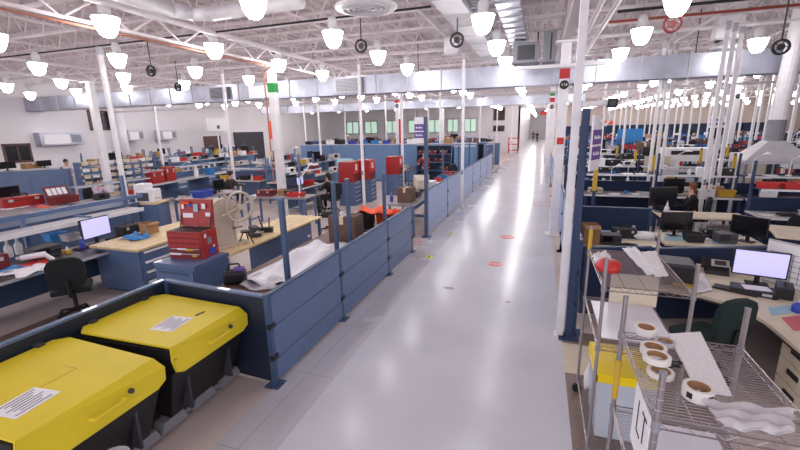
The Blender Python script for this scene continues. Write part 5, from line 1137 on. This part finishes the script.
t = thing('exhaust_hood', 'grey cone exhaust hood with white pipe at far right', 'hood', (at_y(771, 155, 13.9).x, 13.9, 0)); MB().hexa([(-.75, -.5, 1.75), (.75, -.5, 1.75), (.75, .5, 1.75), (-.75, .5, 1.75)], [(-.2, -.2, 2.25), (.2, -.2, 2.25), (.2, .2, 2.25), (-.2, .2, 2.25)]).span(-.75, .75, -.5, .5, 1.66, 1.75).build('hood', 'lgrey', t)
MB().rod((0, 0, 2.25), (0, 0, 2.8), .2, 16).build('lower_pipe', 'grey', t); MB().rod((0, 0, 2.8), (.1, 0, 5.9), .19, 16).build('exhaust_pipe', 'white', t)
for x in (-.7, .7):
    for y in (-.45, .45): MB().span(x - .03, x + .03, y - .03, y + .03, 0, 1.66).build('leg', 'grey', t)
MB().span(-.7, .7, -.45, .45, .86, .9).build('worktop', 'lgrey', t)
t = thing('machine_cabinet', 'beige machine cabinet left of the cone exhaust hood', 'machine', (at_y(752, 155, 15.0).x, 15.0, 0)); MB().span(-.42, .42, -.4, .4, .05, 1.85, bev=.02).build('body', 'lgrey', t); MB().span(-.34, .2, -.42, -.4, .9, 1.7).build('door', 'tan', t); MB().span(.24, .36, -.42, -.4, 1.2, 1.6).build('control_panel', 'darkgrey', t); MB().span(-.4, .4, -.36, .36, 0, .05).build('plinth', 'black', t)
p = at_y(685, 150, 17.2); t = thing('test_cabinet', 'white test machine with dark vents and coloured panel at right', 'machine', (at_y(686, 160, 17.2).x, 17.2, 0)); MB().span(-.75, .75, -.4, .4, .04, 1.9, bev=.02).build('body', 'white', t); MB().span(-.6, .3, -.415, -.4, 1.68, 1.82).build('vent', 'black', t); MB().span(-.7, .7, -.36, .36, 0, .04).build('plinth', 'black', t)
for k in range(6): MB().span(-.3 + k * .13, -.2 + k * .13, -.415, -.4, 1.2, 1.45).build('display', ['redp', 'slate', 'black', 'paleblue', 'redp', 'slate'][k], t)

# ------------------------------------------------------------------ bench rows with clutter
NEAR_MIX = ['mon', 'mon', 'pap', 'pap', 'papb', 'tray', 'trayk', 'rbin', 'kbin', 'insd', 'ins', 'bot', 'insw', 'caseb', 'card', 'lamp', 'lamp', 'wbin', 'mug', 'kb', 'spool', 'wbox', 'case', 'ybin', 'mugw']
FAR_MIX = ['mon', 'bbin', 'sbin', 'bbin', 'insw', 'card', 'wbox', 'rbin', 'kbin', 'insd', 'lamp', 'wbin', 'casem', 'carton', 'sbin']
def scatter(key, x, y, rz, W, D, zs, n, mix, rowname, how, sortkey, sc=1.0):
    for z, d0, d1, nn in zs:
        used = []
        for q in range(nn):
            kind = rnd.choice(mix); u = (-W / 2 + W * (q + .5) / nn) * .94 + rnd.uniform(-.06, .06); v = rnd.uniform(d0, d1)
            if kind == 'kb' and z > 1: kind = 'tray'
            c, s = math.cos(rz), math.sin(rz); p = (x + u * c - v * s, y + u * s + v * c, z)
            if not visible(p, 5, 5): continue
            k = (sc if z > 1 else min(sc, 1.0)) * rnd.uniform(.85, 1.12); lab = KIND[kind][1]
            o = put(kind, p, rz + rnd.uniform(-.3, .3), (k, k, k * rnd.uniform(.9, 1.1)))
            o['group'] = lab + 's lying on the benches'
            later(o, '%s on %s' % (lab, rowname), how, sortkey(p)); AUTO.append(o)
RY = [(9.9, 1.3), (12.95, 1.25), (15.6, 1.3), (18.6, 1.2), (21.8, 1.3), (25.5, 1.4), (29.5, 1.4), (34, 1.5), (39, 1.6), (45, 1.8), (52, 2.2)]
for r, (y, x0) in enumerate(RY):
    far = y > 20; W = 1.9 if not far else 2.8; x = x0 + W / 2; rowname = '%s bench row right of aisle' % nth(r + 1)
    key = 'R' + str(far) + str(r % 2)
    while x < min(30, y * 1.08 + 1):
        ok = visible((x, y, .9), 60, 10) and not (r == 0 and 1.9 < x < 5.3)
        if (r == 2 and abs(x - at_y(752, 155, 15.0).x) < 1.45) or (abs(x - 4.55) < 1.8 and abs(y - 17.2) < 1) or (abs(x - 8.6) < W / 2 + .3 and abs(y - 23.8) < 1.2): ok = False
        if ok:
            o = bench(key, (x, y, 0), 0, None, 'workbenches in rows right of aisle', W=W - .06, D=.8, h=.85, top='greytop' if r % 2 else 'lgrey', frame='navy', back=.3 if not far else .45, shelf=1.38, ups=1.95, sleeve=not far, edge='white', low=True, panel='navyfab' if not far else ('panelblue' if r % 2 else 'slate_dark'))
            later(o, 'navy framed bench with shelf in %s' % rowname, 'from the aisle', x)
            AUTO.append(o)
            n = 6 if not far else 4
            scatter(key, x, y, 0, W - .2, .8, [(.85, -.28, .1, n), (1.38, .1, .22, 4)], n, NEAR_MIX if not far else FAR_MIX, rowname, 'from the aisle', lambda p: p[0], 1.0 if not far else 1.35)
        x += W
LX = [(-9.6, 13.2, 19.8), (-12.1, 15.4, 19.8), (-17.6, 15.2, 23), (-20.2, 13.5, 24), (-23.2, 15.5, 28)]
for r, (x, y0, y1) in enumerate(LX):
    y = y0 + .95; rowname = '%s line left of red chests' % nth(r + 1)
    while y < y1:
        if visible((x, y, .9), 20, 10) and not (abs(x + 7.75) < 1):
            o = bench('L%d' % (r % 2), (x, y, 0), LEFT, None, 'workbenches in lines left of aisle', W=1.84, D=.8, h=.85, top='greytop' if r % 2 else 'tan', frame='slate', back=.45 if r % 2 == 0 else .3, shelf=1.36, ups=1.85, panel='panelblue', edge='lgrey', low=True)
            later(o, 'blue framed bench in %s' % rowname, 'from the front', y); AUTO.append(o)
            scatter('L', x, y, LEFT, 1.6, .8, [(.85, -.28, .1, 6), (1.36, .1, .22, 4)], 4, NEAR_MIX, rowname, 'from the front', lambda p: p[1], 1.1)
        y += 1.9
LY = [(24.5, -14, -5.4), (28.5, -17, -4.0), (32.5, -20, -4.4), (37, -22, -3.4), (42, -23, -3.6)]
for r, (y, x0, x1) in enumerate(LY):
    x = x0 + 1.3; rowname = '%s row beyond blue cabinets' % nth(r + 1)
    while x < x1:
        if visible((x, y, .9), 20, 10) and not (abs(x + 7.75) < 1.5 and abs(y - 34) < 1):
            o = bench('F%d' % (r % 2), (x, y, 0), 0, None, 'benches beyond the blue cabinets', W=2.5, D=.8, h=.85, top='lgrey', frame='slate', back=.5, shelf=1.45, ups=1.9, edge='white', low=True, panel='panelblue' if r % 2 else 'slate_dark')
            later(o, 'blue bench in %s' % rowname, 'from the left', x); AUTO.append(o)
            scatter('F', x, y, 0, 2.3, .8, [(.85, -.25, 0, 2), (1.45, .1, .25, 4)], 4, FAR_MIX, rowname, 'from the left', lambda p: p[0], 1.4)
        x += 2.6
# clutter on the top of the blue cabinets
for k in range(14):
    x = X0 + .4 + k * .68; kind = rnd.choice(['sbin', 'bbin', 'mon', 'wbox', 'card', 'kbin', 'rbin', 'papb']); o = put(kind, (x, 20.9, 1.985), rnd.uniform(-.2, .2), 1.1); later(o, KIND[kind][1] + ' on top of the blue cabinet row', 'from the left', x); AUTO.append(o)
for k in range(5):
    y = 17.7 + k * .42; kind = rnd.choice(['tray', 'rbin', 'pap', 'kbin', 'wbin']); o = put(kind, (-6.0 - .05 * k, y, .88), LEFT, .9); later(o, KIND[kind][1] + ' on dark topped bench beyond red chests', 'from the front', y); AUTO.append(o)
for k, (kind, x, y, z, lab) in enumerate([('mon', -8.9, 11.9, .85, ''), ]): pass
# dark storage units along the far right wall, signs
for k in range(9):
    x = 2.6 + k * 3.4; t = cab_row('dark navy storage unit along far right wall, %s from the aisle' % nth(k + 1), (x, 60.5), (x + 3.2, 60.5), 2.6, 'navyfab', .8, doors=3); AUTO.append(t)
def hang_sign(px, py, y, w, h, label, m, stripes=None):
    p = at_y(px, py, y); t = thing('hanging_sign', label, 'sign', p); MB().span(-w / 2, w / 2, -.02, .02, -h / 2, h / 2).build('board', m, t)
    for s in (-1, 1): MB().rod((s * w * .4, 0, h / 2), (s * w * .4, 0, 5.3 - p.z), .012, 5).build('wire', 'lgrey', t)
    if stripes: MB().span(-w * .4, w * .4, -.025, .025, -h * .3, -h * .02).span(-w * .4, w * .25, -.025, .025, h * .08, h * .3).build('lettering', stripes, t)
hang_sign(718, 122, 27, .9, .6, 'white hanging sign with purple lettering at far right', 'paper', 'purple'); hang_sign(608, 122.5, 36, .7, .25, 'small orange hanging sign right of tall navy post', 'orange'); hang_sign(545, 113, 40, .8, .3, 'small dark red sign over far right edge of aisle', 'signred'); hang_sign(418, 123, 14.5, .26, .3, 'small orange sign left of purple banner', 'orange')
hang_sign(272, 130, 10.7 if False else 14, .3, .7, 'orange notice beside green banded column', 'orange')
for px, py, y, w, h, lb in [(630, 136, 26.5, 1.3, .8, 'large bright blue board right of tall navy post'), (772, 141, 22.6, .8, .5, 'bright blue board at far right below poles'), (657, 164, 16.6, .8, .55, 'reddish grey panel box among right benches')]:
    p = at_y(px, py, y); t = thing('display_board', lb, 'board', (p.x, y, 0)); MB().span(-w / 2, w / 2, -.03, .03, p.z - h / 2, p.z + h / 2).build('board', 'sky' if 'blue' in lb else 'beigem', t)
    for s in (-1, 1): MB().span(s * w * .4 - .02, s * w * .4 + .02, -.02, .02, 0, p.z - h / 2).build('leg', 'navy', t); MB().span(s * w * .4 - .03, s * w * .4 + .03, -.2, .2, 0, .03).build('foot', 'navy', t)

# ------------------------------------------------------------------ drop the scattered things that stand wholly behind others
def prune():
    dg = bpy.context.evaluated_depsgraph_get(); sc = bpy.context.scene; dg.update(); o0 = Vector((0, 0, H)); dead = []
    for o in AUTO:
        tree = TREE.get(o) or [c for c in o.children_recursive]; TREE[o] = tree
        own = set([o.name] + [c.name for c in tree])
        pts = []
        for c in [o] + tree:
            if c.type != 'MESH': continue
            mw = c.matrix_world
            for k in c.bound_box: pts.append(mw @ Vector(k))
            pts.append(mw @ (sum((Vector(k) for k in c.bound_box), Vector()) / 8))
        seen = False
        for p in pts:
            q = proj(p)
            if not q or not (0 < q[0] < 800 and 0 < q[1] < 450): continue
            d = (p - o0); L = d.length
            hit, loc, nn, idx, ob, mt = sc.ray_cast(dg, o0, d.normalized(), distance=L * 1.02)
            if not hit or ob.name in own or (loc - p).length < .02: seen = True; break
        if not seen: dead.append(o)
    gone = set(dead)
    for k in list(PEND): PEND[k] = [t for t in PEND[k] if t[1] not in gone]
    bpy.data.batch_remove([x for o in dead for x in [o] + TREE[o]])
    return len(dead)
bpy.context.view_layer.update()
print('PRUNED', prune(), 'of', len(AUTO))
finish_labels()
w = bpy.data.worlds.new('world'); bpy.context.scene.world = w; w.use_nodes = True
w.node_tree.nodes['Background'].inputs[0].default_value = lin((240, 236, 244)); w.node_tree.nodes['Background'].inputs[1].default_value = 1.0  # ambient fill added, entering through the open rear of the hall
sc = bpy.context.scene
sc.view_settings.view_transform = 'Standard'; sc.view_settings.look = 'None'; sc.view_settings.gamma = 1; sc.view_settings.exposure = .74
sc.cycles.use_denoising = True
sc.cycles.max_bounces = 6
